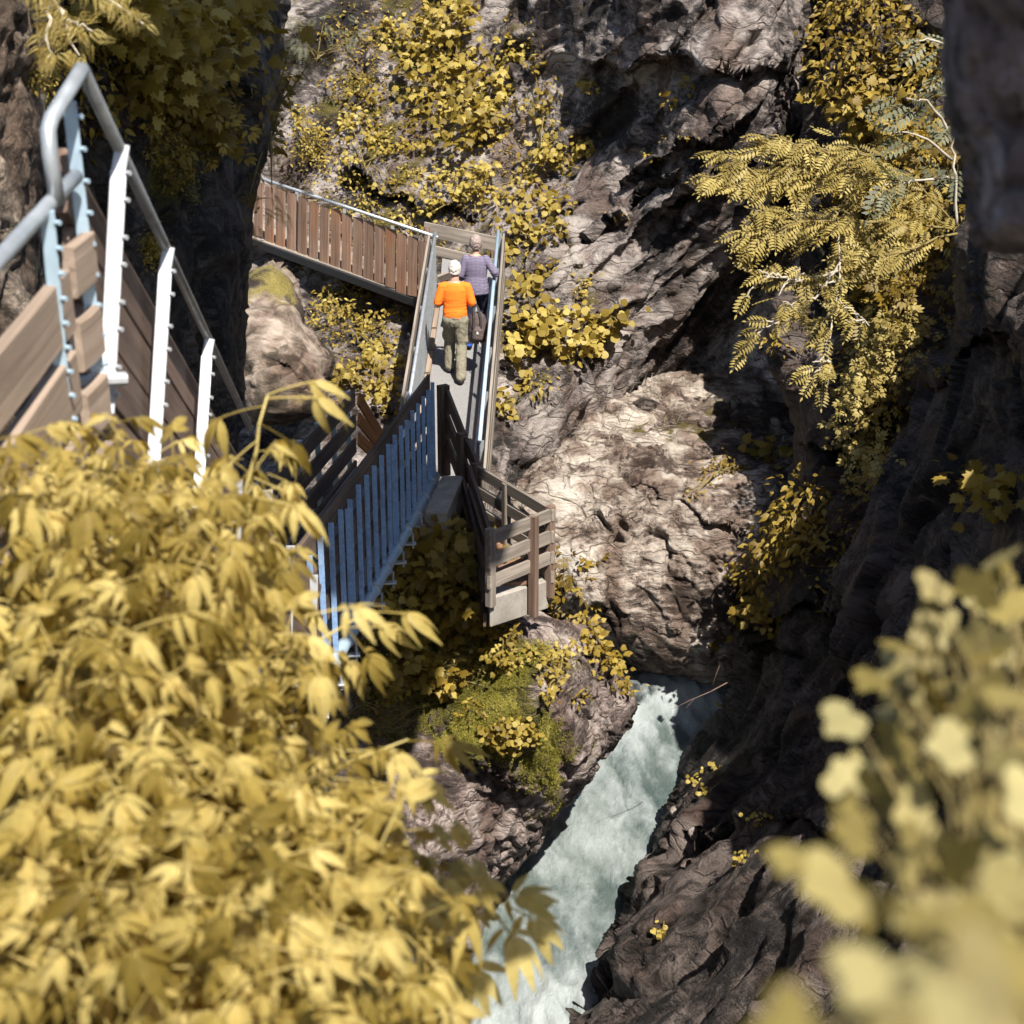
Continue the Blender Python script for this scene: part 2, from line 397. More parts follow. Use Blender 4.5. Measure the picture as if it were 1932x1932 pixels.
A_ctrl = [(150,-450,31),(150,300,30),(150,800,27),(150,1450,22),(600,-450,31.5),(600,0,30),(600,300,29),(560,450,28.6),(600,600,26.8),(650,750,24.8),(700,900,23),(700,1200,21),(600,1450,20),
 (900,-450,31),(900,0,29.5),(900,300,28.5),(900,480,27.6),(960,620,26.2),(960,750,25.2),(940,900,24.2),(930,1100,23.5),
 (1100,-350,28),(1150,40,26.3),(1120,190,27.5),(1200,300,27.2),(1300,480,26.6),(1200,590,26.4),(1090,740,25.8),(1010,860,25.2),
 (1400,-350,25.5),(1400,60,25),(1480,150,25.6),(1450,330,26),(1470,410,26.4),
 (1420,600,30),(1310,690,29.2),(1210,770,28.4),(1120,860,27.8),(1060,930,27.6),(1540,480,31),(1620,700,31),(1500,900,30),(1300,1000,30),(1300,1300,30),(1100,1300,29),(1000,1300,27),
 (1700,-300,29),(1700,100,30),(1700,400,31.5),(2050,-300,30),(2050,500,31),(2050,1450,30)]
def slabs(u, v, d):
    """beds of the big slab: each thickens towards its lower edge and then breaks back"""
    n = np.stack([u / 210, v / 210, u * 0], 1); w = u * .737 + v * .676 + 46 * fbm(n, 4) + 22 * fbm(n * 3.1 + 9, 3)
    m = np.clip((u - 960) / 160, 0, 1) * np.clip((1020 - v) / 120, 0, 1)
    for per, h, o in ((205., .46, 30.), (83., .16, 0.)):
        f = np.mod((w + o) / per, 1.); k = np.clip((1 - f) / .13, 0, 1); d = d - m * h * f * k * k * (3 - 2 * k) * np.clip(.75 + 1.2 * fbm(n * .9 + per, 2), .2, 1.3)
    return d
cliff_far = Mass('cliff', (200, 1990), (-330, 1400), 3.4, A_ctrl, m_far,
    ledges=[([(1150, 345), (1260, 300), (1370, 235), (1450, 190)], .30, 60, 70), ([(1060, 105), (1180, 120), (1330, 120), (1500, 140)], .32, 90, 60),
            ([(960, 560), (1080, 470), (1200, 370), (1300, 330)], .25, 50, 60), ([(1180, 440), (1300, 370), (1480, 260)], .3, 40, 40), ([(620, 330), (760, 360), (900, 420)], .3, 50, 50)],
    disp=lambda p, sp: RD(sp, p, .55, FRA, 1.05, (2.4, .8, 1.3), 3.1, oct=5), fr=FRA, carve=slabs,
    mossfn=lambda u, v, p: .38 * gz(u, v, 760, 220, 260, 420) + .25 * gz(u, v, 1000, 600, 160, 160) - .1 * (u > 1150))

B_out = [(900, 960), (960, 890), (1040, 850), (1105, 795), (1190, 715), (1310, 690), (1440, 720), (1570, 790), (1680, 900), (1660, 1080), (1440, 1300), (1345, 1292), (1290, 1275), (1195, 1272), (1130, 1210), (1040, 1150), (960, 1120), (890, 1060)]
B_ctrl = [(900,960,25.2),(960,900,25.2),(1050,850,25),(1200,740,27),(1330,700,28),(1450,760,27.4),(1350,820,26),(1560,900,24.5),(1100,1000,24.2),(1230,880,25),(1250,1000,23.9),(1400,1000,23.6),(1500,1100,23.5),(980,1080,24.6),(1100,1130,24),(1250,1130,23.9),(1400,1180,23.8),(1350,1285,24.4),(1200,1270,24.5),(1290,1240,24.1)]
boulders_far = Mass('cliff_foot', (800, 1720), (650, 1390), 3, B_ctrl, m_pale, B_out, rnd=60, rb=.5, k=.03,
    ledges=[([(1180, 900), (1290, 960), (1420, 1000)], .10, 60, 40), ([(1100, 1200), (1200, 1185), (1330, 1215)], .05, 40, 40)],
    disp=lambda p, sp: RD(sp, p, .55, frame((1, .2, -.75), (.5, -.3, .8)), .8, (1.5, .9, 1.2), 8.3, oct=5, crack=.6, smooth=.5),
    mossfn=lambda u, v, p: .52 * gz(u, v, 1340, 800, 190, 70) + .2 * gz(u, v, 1270, 1240, 120, 25) - .12)

C_out = [(560, 1290), (640, 1225), (740, 1100), (815, 960), (850, 930), (905, 1010), (935, 1130), (1030, 1170), (1110, 1195), (1170, 1260), (1196, 1310), (1196, 1345), (1155, 1405), (1104, 1472), (1054, 1540), (1002, 1612), (975, 1640), (925, 1690), (895, 1800), (840, 1900), (800, 2000), (600, 2080), (420, 1900), (430, 1500)]
C_ctrl = [(820,940,18.6),(640,1220,14.6),(740,1090,16.4),(880,1000,18.2),(900,1150,17.4),(1000,1185,17.2),(1100,1210,18),(1190,1310,19),(1010,1290,16.9),(950,1400,17.0),(1090,1420,18.0),(850,1350,17.2),(760,1320,17.9),(800,1200,17.9),(700,1250,16.8),(900,1530,17.4),(985,1640,19),(1040,1540,18.4),(800,1600,16.6),(600,1700,13),(540,1400,14),(700,1900,15),(900,1830,18.4)]
outcrop = Mass('rock_outcrop', (300, 1310), (820, 2130), 3, C_ctrl, m_out, C_out, rnd=55, rb=.6, k=.035, ruff=10,
    ledges=[([(830, 1370), (900, 1440), (1000, 1500), (1080, 1500)], .16, 60, 50)],
    disp=lambda p, sp: RD(sp, p, .42, frame((.5, .3, -.8), (.8, -.2, .6)), .7, (1.5, .9, .9), 5.7, oct=5, crack=.5, smooth=.5),
    mossfn=lambda u, v, p: np.minimum(.75, .8 * gz(u, v, 930, 1340, 95, 100) + .75 * gz(u, v, 1020, 1400, 55, 90) + .45 * gz(u, v, 990, 1250, 90, 45) + .6 * gz(u, v, 800, 1180, 120, 180) + .4 * gz(u, v, 650, 1500, 150, 200)) - .22 * gz(u, v, 1150, 1360, 70, 90) - .25 * gz(u, v, 920, 1560, 120, 70))

D_out = [(1575, -330), (1570, -50), (1550, 120), (1530, 250), (1500, 400), (1490, 560), (1470, 680), (1500, 800), (1505, 930), (1450, 1060), (1425, 1150), (1412, 1240), (1402, 1295), (1358, 1368), (1308, 1402), (1267, 1475), (1238, 1562), (1212, 1602), (1208, 1640), (1195, 1700), (1188, 1752), (1150, 1820), (1105, 1850), (1062, 1935), (990, 2080), (1300, 2200), (2330, 2200), (2330, -330)]
D_ctrl = [(1570,-200,25.5),(1545,150,24.8),(1500,400,24.2),(1485,600,23.6),(1475,700,23.2),(1500,900,22.4),(1425,1150,22.6),(1352,1290,23.3),(1276,1402,22.6),(1238,1562,21),(1212,1610,20.3),(1190,1750,19.2),(1065,1932,17.8),(1000,2060,17),
 (1700,0,24.5),(1700,300,23),(1740,600,21.8),(1650,900,20.3),(1650,1200,18),(1500,1300,20),(1400,1430,20.4),(1450,1600,17.6),(1350,1750,17.2),(1300,1932,15.3),(1900,300,19),(1900,560,16.3),(1900,1000,15.2),(1900,1500,13),(1900,2000,10),(2250,0,16),(2250,1000,11.5),(2250,2100,7.5)]
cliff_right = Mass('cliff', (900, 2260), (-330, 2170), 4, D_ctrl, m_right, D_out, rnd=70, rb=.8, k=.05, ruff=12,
    ledges=[([(1280, 1600), (1400, 1545), (1560, 1555), (1750, 1500)], .35, 60, 50), ([(1380, 1250), (1500, 1150), (1650, 1120)], .3, 60, 50), ([(1500, 850), (1650, 800), (1850, 640), (1950, 640)], .5, 90, 70)],
    disp=lambda p, sp: RD(sp, p, .62, frame((.9, .3, .95), (-.6, -.2, .7)), 1.35, (2.2, .8, 1.3), 12.9, oct=5, crack=.45),
    mossfn=lambda u, v, p: .3 * gz(u, v, 1650, 500, 200, 420) + .2 * gz(u, v, 1480, 1030, 90, 100) - .1 * (v > 1250))

F_out = [(545, -330), (536, -50), (524, 100), (520, 190), (498, 280), (482, 380), (472, 500), (458, 610), (450, 720), (445, 860), (420, 1080), (-420, 1080), (-420, -330)]
F_ctrl = [(540,-250,14.5),(530,0,14.2),(505,280,13.7),(472,500,13.4),(450,720,13.1),(440,900,12.6),(350,200,12.3),(360,500,12.2),(200,100,10.8),(200,400,11),(0,0,9.6),(0,500,9.6),(-350,0,7),(-350,900,7),(200,900,10.2),(400,1050,11.6)]
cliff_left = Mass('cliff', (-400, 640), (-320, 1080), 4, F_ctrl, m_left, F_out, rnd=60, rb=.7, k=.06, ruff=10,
    disp=lambda p, sp: RD(sp, p, .55, frame((.25, .2, 1), (1, -.3, .2)), .9, (2.4, .8, 1.2), 21.4, crack=.4, smooth=.5),
    mossfn=lambda u, v, p: .45 * gz(u, v, 290, 330, 120, 160) + .4 * gz(u, v, 180, 60, 200, 120) - .15 * gz(u, v, 430, 400, 80, 400))
G_out = [(150, -330), (118, -60), (100, 60), (80, 160), (88, 300), (78, 450), (62, 640), (40, 900), (-420, 900), (-420, -330)]
G_ctrl = [(110,-200,8.6),(100,100,8.5),(85,400,8.4),(60,700,8.2),(0,100,7.8),(0,600,7.6),(-300,0,6.2),(-300,800,6)]
rock_leftnear = Mass('rock_wall', (-400, 240), (-320, 900), 5, G_ctrl, rock_mat('sunlit_rock', (.10, .08, .06), (.32, .255, .20), (.55, .46, .37), moss=((.10, .09, .02), (.2, .17, .04))), G_out, rnd=40, rb=.4, k=.03,
    disp=lambda p, sp: RD(sp, p, .45, frame((.6, .2, .8), (-.8, -.3, .6)), .6, (2.4, .9, 1.2), 2.2),
    mossfn=lambda u, v, p: .45 * gz(u, v, 85, 180, 30, 60))
K_out = [(-420, 860), (150, 900), (380, 1000), (560, 1270), (640, 1420), (790, 1720), (850, 1932), (900, 2250), (-420, 2250)]
K_ctrl = [(0,900,8.4),(300,960,9.6),(560,1280,12),(640,1480,11),(790,1760,9.4),(850,2050,8),(0,1500,6.2),(0,2150,5.2),(400,1800,7),(-350,900,6),(-350,2150,4.6)]
bank = Mass('riverbank', (-400, 960), (800, 2200), 7, K_ctrl, m_bank, K_out, rnd=60, rb=.5, k=.04,
    disp=lambda p, sp: RD(sp, p, .5, None, .8, (1.3, 1, 1), 31.), mossfn=lambda u, v, p: np.full(len(u), .25))
# overhanging rock close on the right; its unseen top is shaped to lean out and shade the face
E_out = [(1776, -900), (1780, 60), (1786, 200), (1795, 262), (1826, 300), (1834, 380), (1842, 440), (1872, 470), (1940, 463), (2060, 480), (2600, 500), (2900, -300), (2700, -900)]
E_ctrl = [(1780,-800,1.5),(1780,0,2.25),(1800,260,2.3),(1850,460,2.35),(1940,460,2.3),(1930,200,2.2),(1930,0,2.05),(1950,-300,1.75),(2050,-800,1.2),(2300,480,2.3),(2600,0,2),(2800,-500,1.5)]
rock_near = Mass('rock_wall', (1690, 2820), (-890, 590), 8, E_ctrl, m_near, E_out, rnd=40, rb=.25, k=.012, margin=85, ruff=5,
    disp=lambda p, sp: RD(sp, p, .35, frame((.1, .1, 1), (1, -.3, .2)), .3, (2.4, .8, 1.2), 41.))
# boulder on the far bank, a thing of its own
H_out = [(430, 640), (440, 540), (478, 500), (520, 492), (550, 515), (572, 560), (576, 605), (600, 640), (626, 668), (632, 705), (610, 770), (560, 800), (440, 790)]
H_ctrl = [(450,540,22.6),(510,500,22.8),(560,560,22.4),(500,600,21.8),(560,650,21.8),(620,680,22),(600,760,21.8),(450,760,21.6),(520,720,21.3)]
boulder = Mass('boulder', (330, 730), (390, 900), 3, H_ctrl, m_brown, H_out, rnd=55, rb=.7, k=.03,
    ledges=[([(470, 655), (560, 690), (640, 735)], .03, 50, 40)], disp=lambda p, sp: RD(sp, p, .30, None, 1.1, (1.2, 1, 1), 57.3, crack=.2, smooth=.6),
    mossfn=lambda u, v, p: .38 * gz(u, v, 530, 520, 60, 45) + .12)
del boulder.o['kind']; tag(boulder.o, 'rounded brown boulder in sun below the plank side of the bridge', 'boulder')

# unseen slabs added above the view to shade the blue railing and right bank
def shade_slab(cx, cy, cz, rx, ry, rz, seed):
    nu, nv = 110, 110
    a, b = np.meshgrid(np.linspace(0, 2 * np.pi, nu), np.linspace(0, np.pi, nv)); a = a.ravel(); b = b.ravel()
    s = lambda x, e: np.sign(x) * np.abs(x) ** e
    p = np.stack([cx + rx * s(np.sin(b), .7) * s(np.cos(a), .6), cy + ry * s(np.sin(b), .7) * s(np.sin(a), .6), cz + CAMZ + rz * s(np.cos(b), .7)], 1)
    n = p - np.array([cx, cy, cz + CAMZ]); n /= np.linalg.norm(n, axis=1)[:, None] + 1e-9
    t, fis, cell = rock_disp(p, .7, None, 1.2, (1.5, 1, 1), seed); at = rock_attrs(p, fis, cell, None); at['moss'] = p[:, 0] * 0; p = p + n * t[:, None]
    idx = np.arange(nu * nv).reshape(nv, nu)
    q = np.stack([idx[:-1, :-1], idx[:-1, 1:], idx[1:, 1:], idx[1:, :-1]], -1).reshape(-1, 4)
    tag(link('cliff', mesh_np('cliff', p, [q], at), m_right), kind='structure')  # added slab that only casts shade, no part of the real walls
shade_slab(.88, 9.6, 4.2, 1.8, 3.8, 1.2, 61.); shade_slab(-3.3, 6.7, 4.3, 3.4, .9, 1.1, 66.); shade_slab(12.3, 8.5, 4.4, 4.4, 5., 1.6, 71.);

# river bed far below, as wide as the valley
k = NT('riverbed_gravel'); oc = k.coord()
gm = k.done(k.pbr(k.ramp(k.noise(oc, 1.5, 8, .7), [(.3, (.03, .028, .024)), (.7, (.14, .12, .10))]), .9, k.bump(k.noise(oc, 5, 8, .7), 1., .2)))
b = MB(); b.add([(-150, -60, -2.2), (150, -60, -2.2), (150, 240, -2.2), (-150, 240, -2.2)], [[0, 1, 2, 3]]); tag(b.build('ground', gm), kind='structure')

# ------------------------------------------------------------------ river
def river():
    xs = np.arange(-5, 9.01, .045); ys = np.arange(13, 34.01, .055)
    X, Y = np.meshgrid(xs, ys); x = X.ravel(); y = Y.ravel()
    z = np.interp(y, [13, 15.2, 16.4, 19, 21.6, 22.8, 34], [-.5, -.25, .1, .38, .62, .98, 1.3])
    q = np.stack([x * 1.15 + .25 * y, y * .42, np.zeros_like(x)], 1)
    wq = q + .5 * np.stack([fbm(q * 1.3, 3), fbm(q * 1.3 + 40, 3), q[:, 0] * 0], 1)
    big = fbm(wq * .9 + 4, 4); chop = ridged(wq * 2.3 + 20, 4); fine = ridged(wq * 6.5 + 60, 3)
    rapid = np.exp(-((y - 15.8) / .9) ** 2) + .9 * np.exp(-((y - 22.2) / .8) ** 2) + .22
    z = z + .14 * big + (.03 + .07 * rapid) * chop + (.008 + .022 * rapid) * fine
    foam = .38 * big + .30 * chop + .30 * rapid + .16 * fine + .5 * fbm(q * np.array([2.2, 2.2, 1]) + 90, 5) - .06
    p = np.stack([x, y, z], 1); nv, nu = X.shape; idx = np.arange(nu * nv).reshape(nv, nu)
    f = np.stack([idx[:-1, :-1], idx[:-1, 1:], idx[1:, 1:], idx[1:, :-1]], -1).reshape(-1, 4)
    k = NT('glacial_water'); oc = k.coord((1.2, .5, 1))
    fo = k.math('ADD', k.attr('foam'), k.math('MULTIPLY', k.math('SUBTRACT', k.noise(oc, 9, 4, .75, .6), .5), .7))
    deep = k.ramp(k.noise(oc, 1.1, 3, .6, .5), [(.35, (.046, .070, .068)), (.65, (.115, .138, .128))])
    c = k.mix(k.ramp(fo, [(.26, 0.), (.62, .42), (1.1, 1.)]), deep, (.275, .305, .305))
    sh = k.pbr(c, k.ramp(fo, [(.1, .16), (.6, .6)]), k.bump(k.noise(oc, 16, 3, .7, .5), .5, .05), spec=.5)
    o = link('river', mesh_np('river', p, [f], {'foam': foam}), k.done(sh)); tag(o, kind='structure')
river()
# ================================================================== STEEL, TIMBER AND CONCRETE
m_steel = plain_mat('galvanised_steel', (.46, .49, .52), .42, .55, .2, 14)
m_white = plain_mat('bright_zinc', (.43, .44, .46), .5, .2, .1, 20)
m_blue = plain_mat('sky_tinted_steel', (.25, .39, .63), .45, .1, .28, 30, dirt=(.16, .20, .28))  # blue of the reflected sky put into the steel's base colour
m_bluegrey = plain_mat('blue_grey_steel', (.40, .52, .62), .45, .2, .15, 20)
m_dsteel = plain_mat('dark_steel', (.03, .03, .032), .5, .4)
m_rail = plain_mat('weathered_pipe', (.26, .27, .28), .4, .55, .3, 14)
m_conc = plain_mat('concrete', (.34, .31, .275), .9, 0, .35, 9, .3, .4, .01, dirt=(.12, .10, .08))
m_deck = plain_mat('grating_floor', (.215, .21, .21), .8, 0, .16, 24, .3)
m_wdark = wood_mat('dark_timber', (.070, .048, .036), (.19, .132, .100), .5)
m_wmid = wood_mat('brown_timber', (0.102, 0.066, 0.048), (0.230, 0.153, 0.115), .55)
m_wred = wood_mat('reddish_planks', (.17, .10, .066), (.34, .215, .15), .6, stain=(.30, .13, .06))
m_wpale = wood_mat('bleached_timber', (0.222, 0.162, 0.119), (0.385, 0.295, 0.231), .65)
m_wgrey = wood_mat('grey_timber', (.16, .135, .11), (.34, .29, .245), .6)
m_worange = wood_mat('sun_tinted_timber', (.30, .11, .03), (.55, .24, .08), .7)  # orange of the sunlight on these boards put into the wood colour
UP = Vector((0, 0, 1))

def run_boards(m, a, b, drops, h, th, off=Vector((0, 0, 0)), sub=3, wob=.003):
    for dr in drops:
        m.beam(Vector(a) + off - UP * dr, Vector(b) + off - UP * dr, th, h, sub=sub, wob=wob)

# ------------------------------------------------------------------ catwalk with the two walkers
LN, LF, RN, RF = P(760, 830, 20.1), P(822, 445, 24.7), P(905, 830, 20.1), P(940, 430, 24.7)
ax = ((LF - LN) + (RF - RN)).normalized(); side = (RN - LN).normalized()
LF = LN + ax * (LF - LN).length; RF = RN + ax * (RF - RN).length
LEN = (RF - RN).length
def on_deck(t, s):                       # t metres up the ramp, s 0..1 across
    return LN.lerp(RN, s) + ax * t - UP * 1.0
cat = thing('footbridge', 'narrow sunlit catwalk ramp with pipe handrails, carrying the two walkers', 'footbridge', on_deck(0, .5))
b = MB(); nrm = side.cross(ax).normalized()
b.beam(on_deck(-.55, .5), on_deck(LEN + .5, .5), .93, .05, nrm, .05); b.build('deck', m_deck, cat)
for s_, nm in ((.02, 0), (.98, 1)):
    b = MB(); b.beam(on_deck(-.5, s_) - nrm * .16, on_deck(LEN + .4, s_) - nrm * .16, .08, .2, nrm); b.build('beam', m_dsteel, cat)
b = MB(); b.beam(on_deck(-.5, .86) + nrm * .034, on_deck(LEN + .2, .86) + nrm * .034, .025, .016, nrm); b.build('joint_strip', m_steel, cat)
for (n_, f_, sg) in ((LN, LF, -1), (RN, RF, 1)):
    b = MB(); b.tube([n_ - ax * .02, n_ + ax * LEN * .5, f_], .026, 14); b.build('handrail', m_steel if sg < 0 else m_bluegrey, cat, True)
    for k in range(6):
        q = n_ + ax * (LEN * (k + .02) / 5.05) + side * sg * .03
        b = MB(); b.beam(q - UP * 1.22, q - UP * .02, .05, .02, ax); b.build('post', m_steel, cat)
    b = MB()                                                                     # wire mesh infill
    for k in range(int(LEN / .07)):
        q = n_ + ax * (k * .07 + .02); b.tube([q - UP * .94, q - UP * .05], .0024, 4, False)
    for k in range(15):
        b.tube([n_ - UP * (.08 + .06 * k), f_ - UP * (.08 + .06 * k)], .0028, 4, False)
    b.build('mesh_panel', m_steel, cat)
    b = MB(); run_boards(b, n_ - ax * (.75 if sg > 0 else .1), f_ + ax * .05, (.16, .45, .74), .22, .035, side * sg * (.085 if sg > 0 else .10))
    b.build('board_panel', m_wgrey, cat)
b = MB()
for k in range(9):
    t0 = .1 + k * LEN / 9; b.beam(on_deck(t0, .045) + nrm * .07, on_deck(t0 + LEN / 9 - .06, .045) + nrm * .07, .075, .09, nrm, sub=1)
b.build('kerb_timber', m_wpale, cat)

# ------------------------------------------------------------------ plank sided bridge behind
br = thing('footbridge', 'bridge with a side of reddish brown vertical planks crossing behind the catwalk', 'footbridge', P(640, 520, 26.9))
def lerp(a, b, t): return a + (b - a) * t
b = MB(); n = 17
for i in range(n):
    u = lerp(468, 800, i / (n - 1)); t = (u - 527) / 273; d = lerp(27.35, 25.4, t); pn_ = (P(800, 456, 25.4) - P(527, 456, 27.35)).cross(UP).normalized()
    v0 = lerp(358, 456, t) + random.uniform(-2, 2); v1 = lerp(463, 567, t) + random.uniform(-3, 3)
    b.beam(P(u - 1.5, v1, d + .33), P(u, v0, d), .196 + random.uniform(-.006, .006), .03, pn_, sub=4, wob=.002)
b.build('plank_panel', m_wred, br)
b = MB(); b.tube([P(405, 306, 28.2), P(500, 339, 27.55), P(826, 448, 25.15)], .026, 12); b.build('handrail', m_steel, br, True)
for u in (470, 560, 650, 740, 812):
    t = (u - 527) / 273; d = lerp(27.4, 25.4, t) + .06
    b = MB(); b.beam(P(u, lerp(466, 572, t), d + .34), P(u, lerp(350, 447, t), d), .05, .03, (0, 1, 0)); b.build('post', m_steel, br)
for dr, hh, mt, nm in ((0, .13, m_dsteel, 'beam'), (.0, .13, m_dsteel, 'beam')):
    off = Vector((.25, .9, 0)) if nm == 'beam' and hh and br.get('n') else Vector((0, 0, 0)); br['n'] = 1
    b = MB(); b.beam(P(430, 440, 28.3) + off, P(800, 577, 25.75) + off, .07, hh); b.build(nm, mt, br)
del br['n']
b = MB(); o1 = Vector((.12, .45, 0)); b.beam(P(430, 430, 28.3) + o1, P(815, 570, 25.7) + o1, .9, .05); b.build('deck', m_wgrey, br)
b = MB(); run_boards(b, P(440, 395, 28.4) + o1 * 2.2, P(770, 505, 26.2) + o1 * 2.2, (.0, .3, .6), .2, .035); b.build('board_panel', m_wgrey, br)
b = MB(); c = on_deck(LEN + .9, .5); b.beam(c - side * .46 - ax * .1, c + side * .46 - ax * .1, .8, .05, nrm); b.build('landing', m_deck, br)
# barrier of two boards across the end of the landing
br2 = thing('barrier', 'two weathered boards closing the landing beyond the woman', 'barrier', P(870, 560, 26.4))
b = MB(); b.beam(P(800, 431, 26.0), P(936, 460, 25.7), .035, .225, sub=3, wob=.003); b.beam(P(806, 469, 26.05), P(936, 499, 25.75), .035, .15, sub=3, wob=.003); b.build('board_panel', m_wgrey, br2)
for u in (806, 930):
    b = MB(); b.beam(P(u, 590, 26.3), P(u, 428 + (u - 806) * .22, 25.95), .09, .09, (0, 1, 0)); b.build('post', m_wmid, br2)
# little tilted board at the left rail
sg = thing('info_board', 'small grey tilted board beside the head of the man in orange', 'board', P(842, 560, 25.3))
b = MB(); b.beam(P(828, 528, 25.1), P(858, 516, 25.1), .17, .05, (.25, .75, .6)); b.build('panel', m_wgrey, sg)
b = MB(); b.beam(P(842, 575, 25.3), P(842, 527, 25.14), .05, .05, (0, 1, 0)); b.build('post', m_dsteel, sg)

# ------------------------------------------------------------------ blue railed stair walk
BF, BN = P(819, 893, 18.5), P(648, 1204, 13.0)
bax = (BN - BF).normalized(); BL = (BN - BF).length; inn = Vector((-1, -.12, 0)).normalized()
walk = thing('walkway', 'stair walk with a row of flat blue posts above a pipe, in shade', 'walkway', BF - UP * .2)
ext = 1.8; BH = Vector((bax.x, bax.y, 0)).normalized()
for k in range(21):
    t = (k / 14.2) * BL
    if t > BL + ext: break
    q = BF + bax * t; lean = random.uniform(-.012, .012)
    b = MB(); b.beam(q - UP * .02, q + UP * (1.06 + random.uniform(-.015, .015)) + bax * lean, .043, .016, BH, .2); b.build('post', m_blue, walk)
    if k in (0, 7, 13):
        q = q + bax * .11; b = MB(); b.beam(q - UP * .02, q + UP * 1.0, .042, .016, BH, .2); b.build('post', m_blue, walk)
b = MB(); b.tube([BF - bax * .12 - UP * .06, BF + bax * BL * .45 - UP * .075, BN - UP * .06, BN + bax * ext - UP * .06], .055, 16); b.build('pipe', m_bluegrey, walk, True)
for k in range(12):
    t = .25 + k * BL / 8.6
    if t > BL + ext: break
    q = BF + bax * t - UP * .065
    b = MB(); b.tube([q - bax * .022, q + bax * .022], .068, 14)
    b.beam(q - UP * .14 - inn * .1, q - UP * .14 + inn * .06, .07, .016); b.tube([q - UP * .19 - inn * .07, q - UP * .03 - inn * .07], .012, 6); b.tube([q - UP * .19 + inn * .04, q - UP * .08 + inn * .04], .012, 6)
    b.build('pipe_clamp', m_steel, walk)
b = MB(); run_boards(b, BF + UP * 1.05 - bax * .08, BN + UP * 1.05 + bax * ext, (0, .33, .66), .20, .035, inn * .055, 4)
b.build('board_panel', m_wdark, walk)
b = MB(); run_boards(b, BF + UP * .06 + inn * .5, BN + UP * .06 + inn * .5 + bax * ext, (0,), .04, .9, sub=1); b.build('deck', m_deck, walk)
b = MB(); run_boards(b, BF + UP * .10 + inn * .74, BN + UP * .10 + inn * .74 + bax * ext, (0,), .05, .16, sub=1); b.build('kerb', m_blue, walk)
b = MB(); b.beam(BF + inn * .9 - UP * .08, BN + inn * .9 - UP * .08 + bax * ext, .06, .2); b.build('stringer', m_dsteel, walk)
inner = thing('fence', 'dark board fence with steel uprights along the inner edge of the stair walk', 'fence', BF + inn * 1.0)
IF_ = BF + inn * .98 + UP * .95 - bax * .25; IN_ = BN + inn * .98 + UP * .95 + bax * ext
b = MB(); run_boards(b, IF_, IN_, (.08, .36, .64, .9), .17, .035, -inn * .05, 4); b.build('board_panel', m_wdark, inner)
b = MB(); b.beam(IF_ - UP * .08 - inn * .052, IF_ - UP * .08 - inn * .052 + bax * .9, .038, .172, sub=2); b.build('board', m_wmid, inner)
for k in range(9):
    q = IF_.lerp(IN_, (k + .12) / 9); b = MB(); b.beam(q - UP * 1.15, q + UP * .02, .05, .05, bax); b.build('post', m_bluegrey, inner)
turn = thing('fence', 'short run of orange brown boards catching the sun at the end of the inner fence', 'fence', P(690, 850, 18.8))
b = MB()
for dv in (0, 38, 76): b.beam(P(677, 752 + dv, 18.75), P(724, 830 + dv * .55, 20.0), .03, .15, sub=2)
b.build('board_panel', m_worange, turn)
b = MB(); b.beam(P(727, 885, 20.3), P(726, 815, 20.0), .07, .07, (0, 1, 0)); b.build('post', m_wmid, turn)

# concrete block that carries the end of the walk
ab = MB(); tp = [P(800, 966, 17.15), P(843, 967, 17.1), P(874, 897, 18.35), P(834, 897, 18.45)]; dz = Vector((0, 0, -.46))
ab.hexa([tp[0] + dz, tp[1] + dz, tp[2] + dz, tp[3] + dz] + tp)
me = ab.mesh('support_block'); blk = link('support_block', me, m_conc); mod = blk.modifiers.new('b', 'BEVEL'); mod.width = .012
tag(blk, 'concrete block under the far end of the blue railed walk', 'block')
pl = MB(); pl.hexa([p + dz * .98 + Vector((0, .12, -.8)) for p in (tp[0], tp[1], tp[2], tp[3])] + [p + dz * .98 + Vector((0, .12, -.01)) for p in tp]); pl.build('pier', m_conc, blk)

# ------------------------------------------------------------------ timber viewing platform
P1, P2, P3 = P(899, 879, 18.0), P(1038, 960, 16.8), P(925, 1003, 16.1); P4 = P1 + (P3 - P2) * .12
Q0, Q1 = P(836, 727, 18.9), P(871, 817, 18.3)
vp = thing('viewing_platform', 'small railed timber platform on a concrete base above the mossy rock', 'platform', (P1 + P2 + P3) / 3 - UP * 1.15)
for i, q in enumerate((P1, P2, P3)):
    b = MB(); b.beam(q - UP * (1.0, .98, .80)[i], q + UP * .03, .085, .085, (P3 - P2), .1, 2, .002); b.build('post', m_wmid if i != 2 else m_wgrey, vp)
out23 = (P3 - P2).cross(UP).normalized(); cen = (P1 + P2 + P3 + P4) / 4
if out23.dot(P2 - cen) < 0: out23 = -out23
q = P2.lerp(P3, .36) + out23 * .06; b = MB(); b.beam(q - UP * 1.08, q + UP * .02, .10, .06, (P3 - P2), .1, 2, .002); b.build('post', m_wmid, vp)
b = MB(); b.tube([q - UP * .98, q - UP * .98 + out23 * .045], .018, 8); b.build('bolt', m_steel, vp)
q = P1.lerp(P2, .42); b = MB(); b.beam(q - UP * .8, q, .08, .08, (P2 - P1)); b.build('post', m_wgrey, vp)
b = MB(); run_boards(b, P1, P2 + (P2 - P1) * .04, (.05, .29, .52, .74), .13, .04, sub=3); run_boards(b, P2, P3 + (P3 - P2) * .06, (.06, .30, .53), .14, .04, out23 * .02, 3)
b.build('board_panel', m_wgrey, vp)
b = MB(); run_boards(b, P4, P3, (.05, .30, .55), .14, .04, sub=2); b.build('board_panel', m_wdark, vp)
b = MB(); ins = (cen - (P2 + P3) / 2).normalized() * .02
top = [x - UP * z for x, z in ((P4, .74), (P3 - out23 * .01, .72), (P2 - out23 * .01, .80), (P1, .80))]
